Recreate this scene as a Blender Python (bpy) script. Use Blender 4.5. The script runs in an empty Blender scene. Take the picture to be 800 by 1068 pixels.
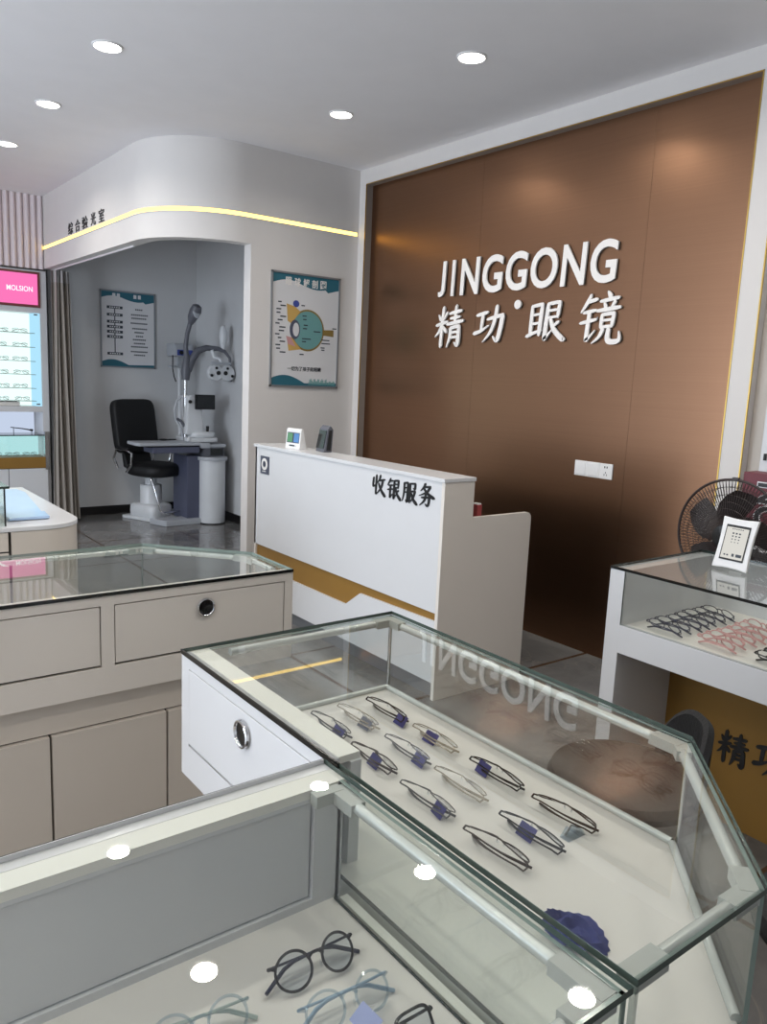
import bpy, bmesh, math, random
from mathutils import Vector, Matrix, Euler
random.seed(7)
PI = math.pi
scene = bpy.context.scene
COL = scene.collection

# ------------------------------------------------------------------ helpers
def lin(c):
    c = c / 255.0
    return c / 12.92 if c <= 0.04045 else ((c + 0.055) / 1.055) ** 2.4

def rgb(r, g, b):
    return (lin(r), lin(g), lin(b), 1.0)

class MB:
    """collects shapes in one bmesh"""
    def __init__(s):
        s.bm = bmesh.new()
    def face(s, pts, mi=0):
        try:
            f = s.bm.faces.new([s.bm.verts.new(p) for p in pts]); f.material_index = mi
            return f
        except ValueError:
            return None
    def box(s, x0, x1, y0, y1, z0, z1, mi=0):
        v = [s.bm.verts.new((x, y, z)) for x in (x0, x1) for y in (y0, y1) for z in (z0, z1)]
        for q in ((0, 1, 3, 2), (4, 6, 7, 5), (0, 4, 5, 1), (2, 3, 7, 6), (0, 2, 6, 4), (1, 5, 7, 3)):
            f = s.bm.faces.new([v[i] for i in q]); f.material_index = mi
        return s
    def prism(s, poly, lo, hi, ax='z', mi=0, side=None):
        """poly in the two remaining axes (order x,y,z without ax)"""
        def P(a, b, c):
            return {'z': (a, b, c), 'y': (a, c, b), 'x': (c, a, b)}[ax]
        n = len(poly)
        A = [s.bm.verts.new(P(p[0], p[1], lo)) for p in poly]
        B = [s.bm.verts.new(P(p[0], p[1], hi)) for p in poly]
        f1 = s.bm.faces.new(A[::-1]); f2 = s.bm.faces.new(B)
        f1.material_index = f2.material_index = mi
        for i in range(n):
            f = s.bm.faces.new((A[i], A[(i + 1) % n], B[(i + 1) % n], B[i])); f.material_index = mi if side is None else side
        return s
    def tube(s, pts, r, seg=8, closed=False, caps=True, mi=0):
        pts = [Vector(p) for p in pts]; n = len(pts)
        rs = list(r) if hasattr(r, '__len__') else [r] * n
        rings = []; up = None
        for i in range(n):
            if closed:
                t = pts[(i + 1) % n] - pts[i - 1]
            else:
                t = pts[min(i + 1, n - 1)] - pts[max(i - 1, 0)]
            if t.length < 1e-9: t = Vector((0, 0, 1))
            t.normalize()
            if up is None:
                up = Vector((0, 0, 1)) if abs(t.z) < 0.9 else Vector((1, 0, 0))
            a = up - t * up.dot(t)
            if a.length < 1e-6:
                a = t.orthogonal()
            a.normalize(); up = a; b = t.cross(a)
            rings.append([s.bm.verts.new(pts[i] + (a * math.cos(2 * PI * k / seg) + b * math.sin(2 * PI * k / seg)) * rs[i]) for k in range(seg)])
        for i in range(n if closed else n - 1):
            R0, R1 = rings[i], rings[(i + 1) % n]
            for k in range(seg):
                f = s.bm.faces.new((R0[k], R0[(k + 1) % seg], R1[(k + 1) % seg], R1[k])); f.material_index = mi
        if caps and not closed:
            f = s.bm.faces.new(rings[0][::-1]); f.material_index = mi
            f = s.bm.faces.new(rings[-1]); f.material_index = mi
        return s
    def lathe(s, prof, c=(0, 0, 0), seg=32, M=None, mi=0, caps=True):
        """profile [(radius, z)] about z through c, optional matrix"""
        M = M or Matrix.Identity(4); c = Vector(c); rings = []
        for (r, z) in prof:
            if r < 1e-6:
                rings.append([s.bm.verts.new(c + M @ Vector((0, 0, z)))])
            else:
                rings.append([s.bm.verts.new(c + M @ Vector((r * math.cos(2 * PI * k / seg), r * math.sin(2 * PI * k / seg), z))) for k in range(seg)])
        for A, B in zip(rings, rings[1:]):
            for k in range(seg):
                a0, a1 = A[k % len(A)], A[(k + 1) % len(A)]
                b0, b1 = B[k % len(B)], B[(k + 1) % len(B)]
                vs = []
                for v in (a0, a1, b1, b0):
                    if v not in vs: vs.append(v)
                if len(vs) >= 3:
                    f = s.bm.faces.new(vs); f.material_index = mi
        if caps and len(rings[0]) > 1: s.bm.faces.new(rings[0][::-1]).material_index = mi
        if caps and len(rings[-1]) > 1: s.bm.faces.new(rings[-1]).material_index = mi
        return s
    def ell(s, c, rx, ry, rz, seg=20, rings=12, p=2.0):
        """superellipsoid"""
        def sg(v): return math.copysign(abs(v) ** (2.0 / p), v)
        R = []
        for i in range(rings + 1):
            th = -PI / 2 + PI * i / rings
            if i in (0, rings):
                R.append([s.bm.verts.new((c[0], c[1], c[2] + rz * sg(math.sin(th))))])
            else:
                R.append([s.bm.verts.new((c[0] + rx * sg(math.cos(th)) * sg(math.cos(2 * PI * k / seg)), c[1] + ry * sg(math.cos(th)) * sg(math.sin(2 * PI * k / seg)), c[2] + rz * sg(math.sin(th)))) for k in range(seg)])
        for A, B in zip(R, R[1:]):
            for k in range(seg):
                vs = []
                for v in (A[k % len(A)], A[(k + 1) % len(A)], B[(k + 1) % len(B)], B[k % len(B)]):
                    if v not in vs: vs.append(v)
                s.bm.faces.new(vs)
        return s
    def mesh(s, me):
        s.bm.from_mesh(me); return s
    def xf(s, M):
        bmesh.ops.transform(s.bm, matrix=M, verts=s.bm.verts); return s
    def build(s, name, mat, parent=None, local=False, smooth=False, bevel=0.0, seg=2, tag=None, fixn=True):
        bm = s.bm
        if fixn: bmesh.ops.recalc_face_normals(bm, faces=bm.faces)
        if bevel > 0:
            es = [e for e in bm.edges if len(e.link_faces) == 2 and e.calc_face_angle(0) > 0.6]
            if es: bmesh.ops.bevel(bm, geom=es, offset=bevel, segments=seg, affect='EDGES', profile=0.6, clamp_overlap=True)
        if parent is not None and not local:
            q = parent; off = Vector((0, 0, 0))
            while q is not None:
                off += q.location; q = q.parent
            bmesh.ops.translate(bm, vec=-off, verts=bm.verts)
        me = bpy.data.meshes.new(name)
        if smooth:
            for f in bm.faces: f.smooth = True
            for e in bm.edges:
                if len(e.link_faces) == 2 and e.calc_face_angle(0) > 0.7: e.smooth = False
        bm.to_mesh(me); bm.free()
        for m in (mat if isinstance(mat, (list, tuple)) else [mat]): me.materials.append(m)
        o = bpy.data.objects.new(name, me); COL.objects.link(o)
        if parent is not None: o.parent = parent
        if tag: put(o, *tag)
        return o

def put(o, label=None, cat=None, group=None, kind=None):
    if label: o['label'] = label
    if cat: o['category'] = cat
    if group: o['group'] = group
    if kind: o['kind'] = kind
    return o

def thing(name, label, cat, loc=(0, 0, 0), rotz=0.0, group=None):
    o = bpy.data.objects.new(name, None); COL.objects.link(o)
    o.empty_display_size = 0.05
    o.location = loc; o.rotation_euler = (0, 0, rotz)
    return put(o, label, cat, group)

def struct(o):
    o['kind'] = 'structure'; return o

def kids(o):
    return [c for c in COL.objects if c.parent == o]

def copy_tree(o, parent=None):
    c = o.copy(); COL.objects.link(c); c.parent = parent
    for ch in kids(o): copy_tree(ch, c)
    return c

def text_mesh(body, bold=0.0, depth=0.01, shear=0.0, space=1.0):
    cu = bpy.data.curves.new('t', 'FONT'); cu.body = body; cu.offset = bold; cu.extrude = depth / 2; cu.shear = shear
    cu.space_character = space; cu.resolution_u = 5
    o = bpy.data.objects.new('t', cu); COL.objects.link(o)
    bpy.context.view_layer.update()
    me = bpy.data.meshes.new_from_object(o.evaluated_get(bpy.context.evaluated_depsgraph_get()))
    bpy.data.objects.remove(o); bpy.data.curves.remove(cu)
    return me

def text_fit(mb, body, O, U, V, N, w, h, bold=0.0, depth=0.01, shear=0.0, space=1.0):
    """text whose box is w x h with lower left at O, along U (reading) and V (up), sticking out along N"""
    me = text_mesh(body, bold, 1.0, shear, space)
    xs = [v.co.x for v in me.vertices]; ys = [v.co.y for v in me.vertices]
    x0, x1, y0, y1 = min(xs), max(xs), min(ys), max(ys)
    O, U, V, N = Vector(O), Vector(U), Vector(V), Vector(N)
    for v in me.vertices:
        v.co = O + U * ((v.co.x - x0) / (x1 - x0) * w) + V * ((v.co.y - y0) / (y1 - y0) * h) + N * ((v.co.z + 0.5) * depth)
    mb.mesh(me); bpy.data.meshes.remove(me)

def catmull(p, n=7):
    if len(p) == 2: return [tuple(a + (b - a) * i / 4 for a, b in zip(p[0], p[1])) for i in range(5)]
    q = [p[0]] + list(p) + [p[-1]]; out = []
    for i in range(1, len(q) - 2):
        for k in range(n):
            t = k / n
            out.append(tuple(0.5 * ((2 * b) + (c - a) * t + (2 * a - 5 * b + 4 * c - d) * t * t + (3 * b - a - 3 * c + d) * t ** 3) for a, b, c, d in zip(q[i - 1], q[i], q[i + 1], q[i + 2])))
    out.append(tuple(p[-1])); return out

# brush written characters: strokes of (x, y, half width) in a 100 box
G_METAL = [[(26, 100, 3), (20, 86, 5), (5, 64, 2)], [(20, 85, 4), (43, 90, 4.5)], [(12, 63, 4), (43, 68, 4)], [(6, 42, 4), (46, 49, 4)], [(27, 66, 5), (26, 12, 5.5), (29, 9, 4), (46, 27, 1.5)]]
G_GEN = [[(54, 91, 4.5), (86, 95, 5)], [(86, 95, 5), (84, 58, 4.5)], [(55, 74, 3.5), (84, 77, 3.5)], [(55, 57, 3.5), (84, 60, 3.5)], [(55, 92, 5), (54, 12, 6), (57, 9, 4.5), (72, 27, 1.5)], [(88, 47, 5), (74, 35, 2.5)], [(64, 57, 4), (78, 28, 6), (104, 4, 6.5), (108, 8, 1)]]
GLYPH = {
 '精': [[(10, 80, 2), (20, 67, 6)], [(41, 85, 4.5), (30, 68, 2)], [(4, 54, 4.5), (44, 63, 4.5)], [(27, 98, 5), (25, 60, 5), (25, 2, 5.5)], [(25, 55, 5), (15, 38, 4), (2, 26, 1.5)], [(27, 52, 3), (42, 38, 5.5)],
        [(50, 82, 4), (92, 88, 5)], [(55, 70, 4), (88, 74, 4)], [(44, 56, 4.5), (100, 64, 5)], [(73, 100, 5), (71, 60, 5)], [(58, 48, 5.5), (57, 24, 5), (48, 0, 1.5)], [(58, 47, 4.5), (87, 52, 5)], [(87, 52, 5.5), (87, 8, 6.5), (74, 12, 1.5)], [(60, 36, 3.5), (86, 38, 3.5)], [(60, 24, 3.5), (86, 26, 3.5)]],
 '功': [[(6, 74, 5.5), (42, 82, 5.5)], [(27, 78, 5.5), (24, 34, 5)], [(0, 24, 6), (24, 31, 5), (50, 46, 2)], [(44, 62, 5), (94, 73, 6)], [(94, 73, 7), (90, 35, 7), (82, 4, 6.5), (66, 16, 1.5)], [(72, 98, 5.5), (69, 62, 6), (58, 28, 5), (34, 0, 1.5)]],
 '眼': [[(10, 88, 5), (12, 14, 5.5)], [(10, 87, 4.5), (38, 92, 5)], [(38, 92, 5.5), (37, 16, 6)], [(14, 65, 3.5), (36, 68, 3.5)], [(14, 43, 3.5), (36, 46, 3.5)], [(2, 12, 5), (20, 20, 4.5), (42, 27, 4)]] + G_GEN,
 '镜': G_METAL + [[(68, 104, 3), (76, 93, 6)], [(52, 85, 4), (96, 91, 4.5)], [(62, 82, 3), (67, 71, 4.5)], [(88, 84, 4.5), (80, 71, 2.5)], [(46, 66, 4.5), (102, 72, 4.5)], [(60, 58, 4.5), (60, 32, 4.5)], [(60, 58, 4), (89, 61, 4.5)], [(89, 61, 5), (87, 34, 4.5)], [(62, 46, 3), (86, 48, 3)], [(60, 33, 3.5), (88, 35, 3.5)], [(66, 30, 5), (59, 14, 4), (42, 0, 1.5)], [(80, 30, 5), (80, 10, 6), (88, 3, 6), (108, 6, 5), (106, 24, 1.5)]],
 '收': [[(12, 84, 5.5), (10, 40, 5), (30, 50, 2)], [(34, 98, 5.5), (33, 40, 5.5), (32, 2, 4)], [(64, 100, 5.5), (58, 80, 4.5), (42, 58, 1.5)], [(56, 72, 4.5), (98, 82, 5)], [(84, 76, 6), (72, 38, 5.5), (36, 0, 1.5)], [(52, 58, 4), (72, 28, 6), (102, 2, 7.5), (107, 6, 1)]],
 '银': G_METAL + G_GEN,
 '服': [[(12, 92, 5.5), (12, 44, 5), (2, 2, 1.5)], [(12, 91, 4.5), (38, 95, 5)], [(38, 95, 5.5), (37, 8, 6.5), (26, 12, 1.5)], [(14, 68, 3.5), (36, 71, 3.5)], [(14, 47, 3.5), (36, 50, 3.5)], [(54, 92, 4.5), (90, 97, 5)], [(90, 97, 5), (88, 72, 5.5), (76, 74, 1.5)], [(54, 94, 5.5), (53, 2, 5.5)], [(54, 55, 4), (90, 61, 5)], [(90, 61, 5.5), (78, 28, 5), (56, 2, 1.5)], [(62, 50, 4), (78, 22, 6), (104, 2, 7), (108, 6, 1)]],
 '务': [[(44, 104, 5.5), (34, 86, 4.5), (14, 66, 1.5)], [(40, 87, 4), (78, 94, 5)], [(78, 94, 6), (56, 66, 5), (4, 42, 1.5)], [(34, 82, 4), (60, 60, 6), (102, 44, 7), (106, 49, 1)], [(22, 36, 4.5), (76, 43, 5.5)], [(76, 43, 6), (72, 12, 6), (62, 2, 5), (50, 10, 1.5)], [(50, 56, 5.5), (42, 24, 5), (12, -2, 1.5)]],
}

def brush(mb, ch, O, U, V, N, w, h, depth, slant=0.0, fat=1.0):
    O, U, V, N = Vector(O), Vector(U), Vector(V), Vector(N)
    for si, st in enumerate(GLYPH[ch]):
        p = catmull(st); L, R = [], []
        n = len(p)
        for i in range(n):
            a, b = p[max(i - 1, 0)], p[min(i + 1, n - 1)]
            dx, dy = b[0] - a[0], b[1] - a[1]; d = math.hypot(dx, dy) or 1
            k = fat * p[i][2] * (1.0 if 0 < i < n - 1 else 0.75)
            L.append((p[i][0] - dy / d * k, p[i][1] + dx / d * k)); R.append((p[i][0] + dy / d * k, p[i][1] - dx / d * k))
        a, b = p[0], p[1]; d = math.hypot(b[0] - a[0], b[1] - a[1]) or 1
        tip0 = (a[0] - (b[0] - a[0]) / d * a[2] * .7, a[1] - (b[1] - a[1]) / d * a[2] * .7)
        a, b = p[-1], p[-2]; d = math.hypot(b[0] - a[0], b[1] - a[1]) or 1
        tip1 = (a[0] - (b[0] - a[0]) / d * a[2] * .7, a[1] - (b[1] - a[1]) / d * a[2] * .7)
        T = lambda q, e: O + U * ((q[0] + slant * q[1]) / 100 * w) + V * (q[1] / 100 * h) + N * e
        e1 = depth * (1 + 0.01 * si)
        for k in range(n - 1):
            mb.face([T(L[k], e1), T(R[k], e1), T(R[k + 1], e1), T(L[k + 1], e1)])
            mb.face([T(L[k], 0), T(L[k], e1), T(L[k + 1], e1), T(L[k + 1], 0)])
            mb.face([T(R[k], 0), T(R[k + 1], 0), T(R[k + 1], e1), T(R[k], e1)])
        mb.face([T(tip0, e1), T(R[0], e1), T(L[0], e1)]); mb.face([T(tip1, e1), T(L[-1], e1), T(R[-1], e1)])
        mb.face([T(tip0, 0), T(tip0, e1), T(L[0], e1), T(L[0], 0)]); mb.face([T(tip0, e1), T(tip0, 0), T(R[0], 0), T(R[0], e1)])
        mb.face([T(tip1, e1), T(tip1, 0), T(L[-1], 0), T(L[-1], e1)]); mb.face([T(tip1, 0), T(tip1, e1), T(R[-1], e1), T(R[-1], 0)])

# ------------------------------------------------------------------ materials
def new_mat(name):
    m = bpy.data.materials.new(name); m.use_nodes = True
    nt = m.node_tree; nt.nodes.clear()
    out = nt.nodes.new('ShaderNodeOutputMaterial')
    return m, nt, out

def pbr(name, col, rough=0.5, metal=0.0, var=0.03, scale=6.0, bump=0.0, bscale=80.0, coat=0.0, spec=0.5, aniso=0.0):
    m, nt, out = new_mat(name)
    b = nt.nodes.new('ShaderNodeBsdfPrincipled')
    b.inputs['Roughness'].default_value = rough; b.inputs['Metallic'].default_value = metal
    b.inputs['Specular IOR Level'].default_value = spec
    b.inputs['Coat Weight'].default_value = coat; b.inputs['Coat Roughness'].default_value = 0.05
    b.inputs['Anisotropic'].default_value = aniso
    tc = nt.nodes.new('ShaderNodeTexCoord')
    n = nt.nodes.new('ShaderNodeTexNoise'); n.inputs['Scale'].default_value = scale; n.inputs['Detail'].default_value = 4
    nt.links.new(tc.outputs['Object'], n.inputs['Vector'])
    r = nt.nodes.new('ShaderNodeValToRGB')
    c0 = tuple(max(0, c * (1 - var)) for c in col[:3]) + (1,); c1 = tuple(min(1, c * (1 + var)) for c in col[:3]) + (1,)
    r.color_ramp.elements[0].position = 0.3; r.color_ramp.elements[0].color = c0
    r.color_ramp.elements[1].position = 0.7; r.color_ramp.elements[1].color = c1
    nt.links.new(n.outputs['Fac'], r.inputs['Fac']); nt.links.new(r.outputs['Color'], b.inputs['Base Color'])
    if bump > 0:
        n2 = nt.nodes.new('ShaderNodeTexNoise'); n2.inputs['Scale'].default_value = bscale; n2.inputs['Detail'].default_value = 3
        nt.links.new(tc.outputs['Object'], n2.inputs['Vector'])
        bp = nt.nodes.new('ShaderNodeBump'); bp.inputs['Strength'].default_value = bump; bp.inputs['Distance'].default_value = 0.01
        nt.links.new(n2.outputs['Fac'], bp.inputs['Height']); nt.links.new(bp.outputs['Normal'], b.inputs['Normal'])
    nt.links.new(b.outputs['BSDF'], out.inputs['Surface'])
    return m

def emit(name, col, strength):
    m, nt, out = new_mat(name)
    e = nt.nodes.new('ShaderNodeEmission'); e.inputs['Color'].default_value = col; e.inputs['Strength'].default_value = strength
    nt.links.new(e.outputs['Emission'], out.inputs['Surface'])
    return m

def glass(name, tint, f0=0.04, rough=0.0, gcol=(1, 1, 1, 1), grow=1.0):
    """thin glass: see-through tint plus a mirror reflection that grows towards grazing angles"""
    m, nt, out = new_mat(name)
    N = nt.nodes.new
    geo = N('ShaderNodeNewGeometry')
    dot = N('ShaderNodeVectorMath'); dot.operation = 'DOT_PRODUCT'
    nt.links.new(geo.outputs['Normal'], dot.inputs[0]); nt.links.new(geo.outputs['Incoming'], dot.inputs[1])
    def mth(op, a, b=None):
        n = N('ShaderNodeMath'); n.operation = op
        for i, v in enumerate((a, b)):
            if v is None: continue
            if isinstance(v, (int, float)): n.inputs[i].default_value = v
            else: nt.links.new(v, n.inputs[i])
        return n.outputs[0]
    c = mth('ABSOLUTE', dot.outputs['Value'])
    s = mth('POWER', mth('SUBTRACT', 1.0, c), 5.0)
    f = mth('ADD', mth('MULTIPLY', s, (1 - f0) * grow), f0)
    t = N('ShaderNodeBsdfTransparent'); t.inputs['Color'].default_value = tint
    g = N('ShaderNodeBsdfGlossy'); g.inputs['Roughness'].default_value = rough; g.inputs['Color'].default_value = gcol
    mx = N('ShaderNodeMixShader')
    nt.links.new(f, mx.inputs['Fac']); nt.links.new(t.outputs[0], mx.inputs[1]); nt.links.new(g.outputs[0], mx.inputs[2])
    nt.links.new(mx.outputs[0], out.inputs['Surface'])
    return m

def floor_mat():
    m, nt, out = new_mat('polished grey marble tile'); N = nt.nodes.new; K = nt.links.new
    tc = N('ShaderNodeTexCoord')
    n1 = N('ShaderNodeTexNoise'); n1.inputs['Scale'].default_value = 1.3; n1.inputs['Detail'].default_value = 9; n1.inputs['Roughness'].default_value = 0.62; n1.inputs['Distortion'].default_value = 1.4
    K(tc.outputs['Object'], n1.inputs['Vector'])
    r1 = N('ShaderNodeValToRGB'); e = r1.color_ramp.elements
    e[0].position = 0.3; e[0].color = rgb(98, 98, 98); e[1].position = 0.72; e[1].color = rgb(138, 137, 135)
    K(n1.outputs['Fac'], r1.inputs['Fac'])
    n2 = N('ShaderNodeTexNoise'); n2.inputs['Scale'].default_value = 2.1; n2.inputs['Detail'].default_value = 6; n2.inputs['Distortion'].default_value = 2.5
    K(tc.outputs['Object'], n2.inputs['Vector'])
    r2 = N('ShaderNodeValToRGB'); e = r2.color_ramp.elements
    e[0].position = 0.485; e[0].color = (0, 0, 0, 1); e[1].position = 0.5; e[1].color = (1, 1, 1, 1)
    x = e.new(0.515); x.color = (0, 0, 0, 1)
    K(n2.outputs['Fac'], r2.inputs['Fac'])
    mx = N('ShaderNodeMixRGB'); mx.inputs['Color2'].default_value = rgb(160, 150, 140)
    mf = N('ShaderNodeMath'); mf.operation = 'MULTIPLY'; mf.inputs[1].default_value = 0.35
    K(r2.outputs['Color'], mf.inputs[0]); K(mf.outputs[0], mx.inputs['Fac']); K(r1.outputs['Color'], mx.inputs['Color1'])
    # tile joints
    sx = N('ShaderNodeSeparateXYZ'); K(tc.outputs['Object'], sx.inputs[0])
    def joint(o, off):
        a = N('ShaderNodeMath'); a.operation = 'ADD'; a.inputs[1].default_value = off; K(o, a.inputs[0])
        b = N('ShaderNodeMath'); b.operation = 'PINGPONG'; b.inputs[1].default_value = 0.4; K(a.outputs[0], b.inputs[0])
        c = N('ShaderNodeMath'); c.operation = 'LESS_THAN'; c.inputs[1].default_value = 0.010; K(b.outputs[0], c.inputs[0])
        return c.outputs[0]
    mxj = N('ShaderNodeMath'); mxj.operation = 'MAXIMUM'
    K(joint(sx.outputs['X'], 0.35), mxj.inputs[0]); K(joint(sx.outputs['Y'], -2.608 + 4.0), mxj.inputs[1])
    m2 = N('ShaderNodeMixRGB'); m2.inputs['Color2'].default_value = rgb(84, 62, 46)
    K(mxj.outputs[0], m2.inputs['Fac']); K(mx.outputs['Color'], m2.inputs['Color1'])
    b = N('ShaderNodeBsdfPrincipled'); b.inputs['Roughness'].default_value = 0.12; b.inputs['Specular IOR Level'].default_value = 0.6
    K(m2.outputs['Color'], b.inputs['Base Color']); K(b.outputs['BSDF'], out.inputs['Surface'])
    return m

def fabric(name, c0, c1):
    m, nt, out = new_mat(name); N = nt.nodes.new; K = nt.links.new
    tc = N('ShaderNodeTexCoord'); w = N('ShaderNodeTexNoise'); w.inputs['Scale'].default_value = 30; w.inputs['Detail'].default_value = 6
    mp = N('ShaderNodeMapping'); mp.inputs['Scale'].default_value = (1, 1, 0.05)
    K(tc.outputs['Object'], mp.inputs['Vector']); K(mp.outputs[0], w.inputs['Vector'])
    r = N('ShaderNodeValToRGB'); r.color_ramp.elements[0].color = c0; r.color_ramp.elements[1].color = c1
    K(w.outputs['Fac'], r.inputs['Fac'])
    b = N('ShaderNodeBsdfPrincipled'); b.inputs['Roughness'].default_value = 0.75; b.inputs['Sheen Weight'].default_value = 0.3
    K(r.outputs['Color'], b.inputs['Base Color']); K(b.outputs['BSDF'], out.inputs['Surface'])
    return m

def brushed_brown():
    m, nt, out = new_mat('satin brown metal panel'); N = nt.nodes.new; K = nt.links.new
    tc = N('ShaderNodeTexCoord')
    mp = N('ShaderNodeMapping'); mp.inputs['Scale'].default_value = (1, 0.6, 220)
    K(tc.outputs['Object'], mp.inputs['Vector'])
    n = N('ShaderNodeTexNoise'); n.inputs['Scale'].default_value = 1.0; n.inputs['Detail'].default_value = 3
    K(mp.outputs[0], n.inputs['Vector'])
    r = N('ShaderNodeValToRGB'); r.color_ramp.elements[0].color = rgb(143, 108, 85); r.color_ramp.elements[1].color = rgb(153, 116, 91)
    K(n.outputs['Fac'], r.inputs['Fac'])
    b = N('ShaderNodeBsdfPrincipled'); b.inputs['Metallic'].default_value = 1.0; b.inputs['Roughness'].default_value = 0.32
    K(r.outputs['Color'], b.inputs['Base Color'])
    K(b.outputs['BSDF'], out.inputs['Surface'])
    return m

M = {}
M['wall'] = pbr('warm white wall paint', rgb(220, 216, 213), 0.7, var=0.012, bump=0.03)
M['ceiling'] = pbr('ceiling paint', rgb(242, 240, 242), 0.8, var=0.012)
M['examwall'] = pbr('exam room wall paint', rgb(206, 207, 208), 0.65, var=0.012)
M['flute'] = pbr('fluted panel paint', rgb(226, 214, 216), 0.5, var=0.01)
M['brown'] = brushed_brown()
M['floor'] = floor_mat()
M['black_base'] = pbr('black baseboard', rgb(24, 22, 22), 0.35)
M['gold'] = pbr('gold trim metal', rgb(200, 168, 92), 0.3, metal=0.9)
M['goldpanel'] = pbr('ochre gold laminate', rgb(144, 108, 50), 0.42, var=0.04, spec=0.4)
M['jamb'] = pbr('taupe frame', rgb(150, 138, 128), 0.5)
M['beige'] = pbr('beige wall panel', rgb(196, 188, 178), 0.55)
M['lacq'] = pbr('white lacquer board', rgb(214, 215, 217), 0.22, var=0.008)
M['lacq2'] = pbr('warm white cabinet board', rgb(222, 216, 208), 0.32, var=0.008)
M['lacq3'] = pbr('greige cabinet door', rgb(206, 198, 188), 0.35, var=0.01)
M['gap'] = pbr('dark gap', rgb(60, 56, 52), 0.7)
M['board'] = pbr('cream white top board', rgb(238, 236, 228), 0.4, var=0.006)
M['shelf'] = pbr('cream display shelf', rgb(226, 222, 216), 0.45, var=0.01)
M['plinth'] = pbr('grey plinth', rgb(110, 112, 116), 0.4)
M['alu'] = pbr('white aluminium tube', rgb(204, 208, 204), 0.25, metal=0.25)
M['bracket'] = pbr('light grey corner bracket', rgb(182, 185, 180), 0.35)
M['silver'] = pbr('brushed steel', rgb(200, 200, 200), 0.22, metal=1.0)
M['chrome'] = pbr('chrome', rgb(220, 220, 222), 0.08, metal=1.0)
M['blackglossy'] = pbr('black gloss', rgb(16, 16, 18), 0.15)
M['blackmatte'] = pbr('black matte', rgb(20, 20, 22), 0.55)
M['blacktext'] = pbr('black lettering', rgb(14, 14, 16), 0.4)
M['blackleather'] = pbr('black leather', rgb(14, 14, 16), 0.6, bump=0.2, bscale=120)
M['brownleather'] = pbr('dark brown leather', rgb(52, 42, 36), 0.6, bump=0.15, bscale=90)
M['whitetext'] = pbr('white acrylic letters', rgb(240, 236, 232), 0.35, var=0.005)
M['whiteplastic'] = pbr('white plastic', rgb(236, 236, 236), 0.3, var=0.005)
M['greyplastic'] = pbr('grey plastic', rgb(96, 98, 106), 0.4)
M['medwhite'] = pbr('medical white enamel', rgb(214, 217, 220), 0.3)
M['medblue'] = pbr('slate blue enamel', rgb(84, 88, 108), 0.4)
M['medlight'] = pbr('light grey laminate', rgb(176, 180, 186), 0.4)
M['screen'] = pbr('dark screen', rgb(28, 32, 34), 0.12)
M['teal'] = pbr('teal print', rgb(44, 104, 122), 0.5)
M['tealpale'] = pbr('pale teal print', rgb(110, 160, 160), 0.5)
M['paper'] = pbr('poster paper', rgb(222, 222, 224), 0.4, var=0.006)
M['ink'] = pbr('dark ink', rgb(52, 60, 70), 0.5)
M['yellowink'] = pbr('ochre print', rgb(206, 168, 96), 0.5)
M['pinkink'] = pbr('pink print', rgb(200, 150, 150), 0.5)
M['oliveink'] = pbr('olive print', rgb(140, 118, 64), 0.5)
M['blueink'] = pbr('blue print', rgb(70, 84, 160), 0.5)
M['posterframe'] = pbr('grey aluminium frame', rgb(150, 155, 160), 0.35, metal=0.5)
M['navy'] = pbr('navy tag', rgb(52, 52, 120), 0.5)
M['navycloth'] = pbr('navy lens cloth', rgb(46, 54, 116), 0.8, bump=0.3, bscale=60)
M['lavender'] = pbr('lavender tag', rgb(150, 160, 204), 0.4)
M['slate'] = pbr('slate grey plate', rgb(72, 76, 92), 0.4)
M['glass'] = glass('showcase glass', (0.935, 0.958, 0.95, 1), 0.05)
M['toppane'] = glass('showcase top glass', (0.90, 0.928, 0.915, 1), 0.085)
M['clearface'] = glass('showcase top glass upper skin', (1, 1, 1, 1), 0.004, grow=0.08)
M['pane'] = glass('showcase side glass', (0.965, 0.98, 0.973, 1), 0.045, grow=0.35)
M['glassedge'] = pbr('dark green glass edge', rgb(30, 44, 40), 0.1)
M['glassedgelight'] = pbr('grey green glass edge', rgb(132, 148, 142), 0.12)
M['glassedgemid'] = pbr('deep grey green glass edge', rgb(70, 84, 78), 0.12)
M['glassedgepale'] = pbr('pale glass edge', rgb(186, 196, 190), 0.12)
M['blackedge'] = pbr('black glass edge band', rgb(12, 14, 14), 0.2)
M['lens'] = glass('spectacle lens', (0.93, 0.95, 0.96, 1), 0.05)
M['lensgrey'] = glass('tinted spectacle lens', (0.78, 0.82, 0.86, 1), 0.06)
M['curtain'] = fabric('grey brown curtain', rgb(136, 128, 120), rgb(178, 170, 160))
M['curtaintop'] = fabric('sheer curtain heading', rgb(170, 166, 164), rgb(196, 192, 190))
M['frameblack'] = pbr('black acetate', rgb(18, 18, 20), 0.2)
M['framebrown'] = pbr('dark brown acetate', rgb(58, 46, 40), 0.25)
M['framegrey'] = pbr('gunmetal', rgb(92, 92, 94), 0.25, metal=0.8)
M['framechampagne'] = pbr('champagne metal', rgb(172, 162, 146), 0.25, metal=0.7)
M['framepink'] = pbr('rose acetate', rgb(202, 150, 146), 0.3)
M['framenavy'] = pbr('navy metal', rgb(44, 46, 70), 0.25, metal=0.3)
M['frameclear'] = glass('clear acetate', (0.80, 0.86, 0.90, 1), 0.10, 0.05)
M['frameblue'] = pbr('pale blue acetate', rgb(160, 182, 200), 0.25)
M['framemint'] = pbr('pale mint acetate', rgb(176, 190, 184), 0.25)
M['maroon'] = pbr('maroon carton', rgb(110, 46, 56), 0.5)
M['pinksign'] = emit('lit pink sign', rgb(255, 122, 190), 1.0)
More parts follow.
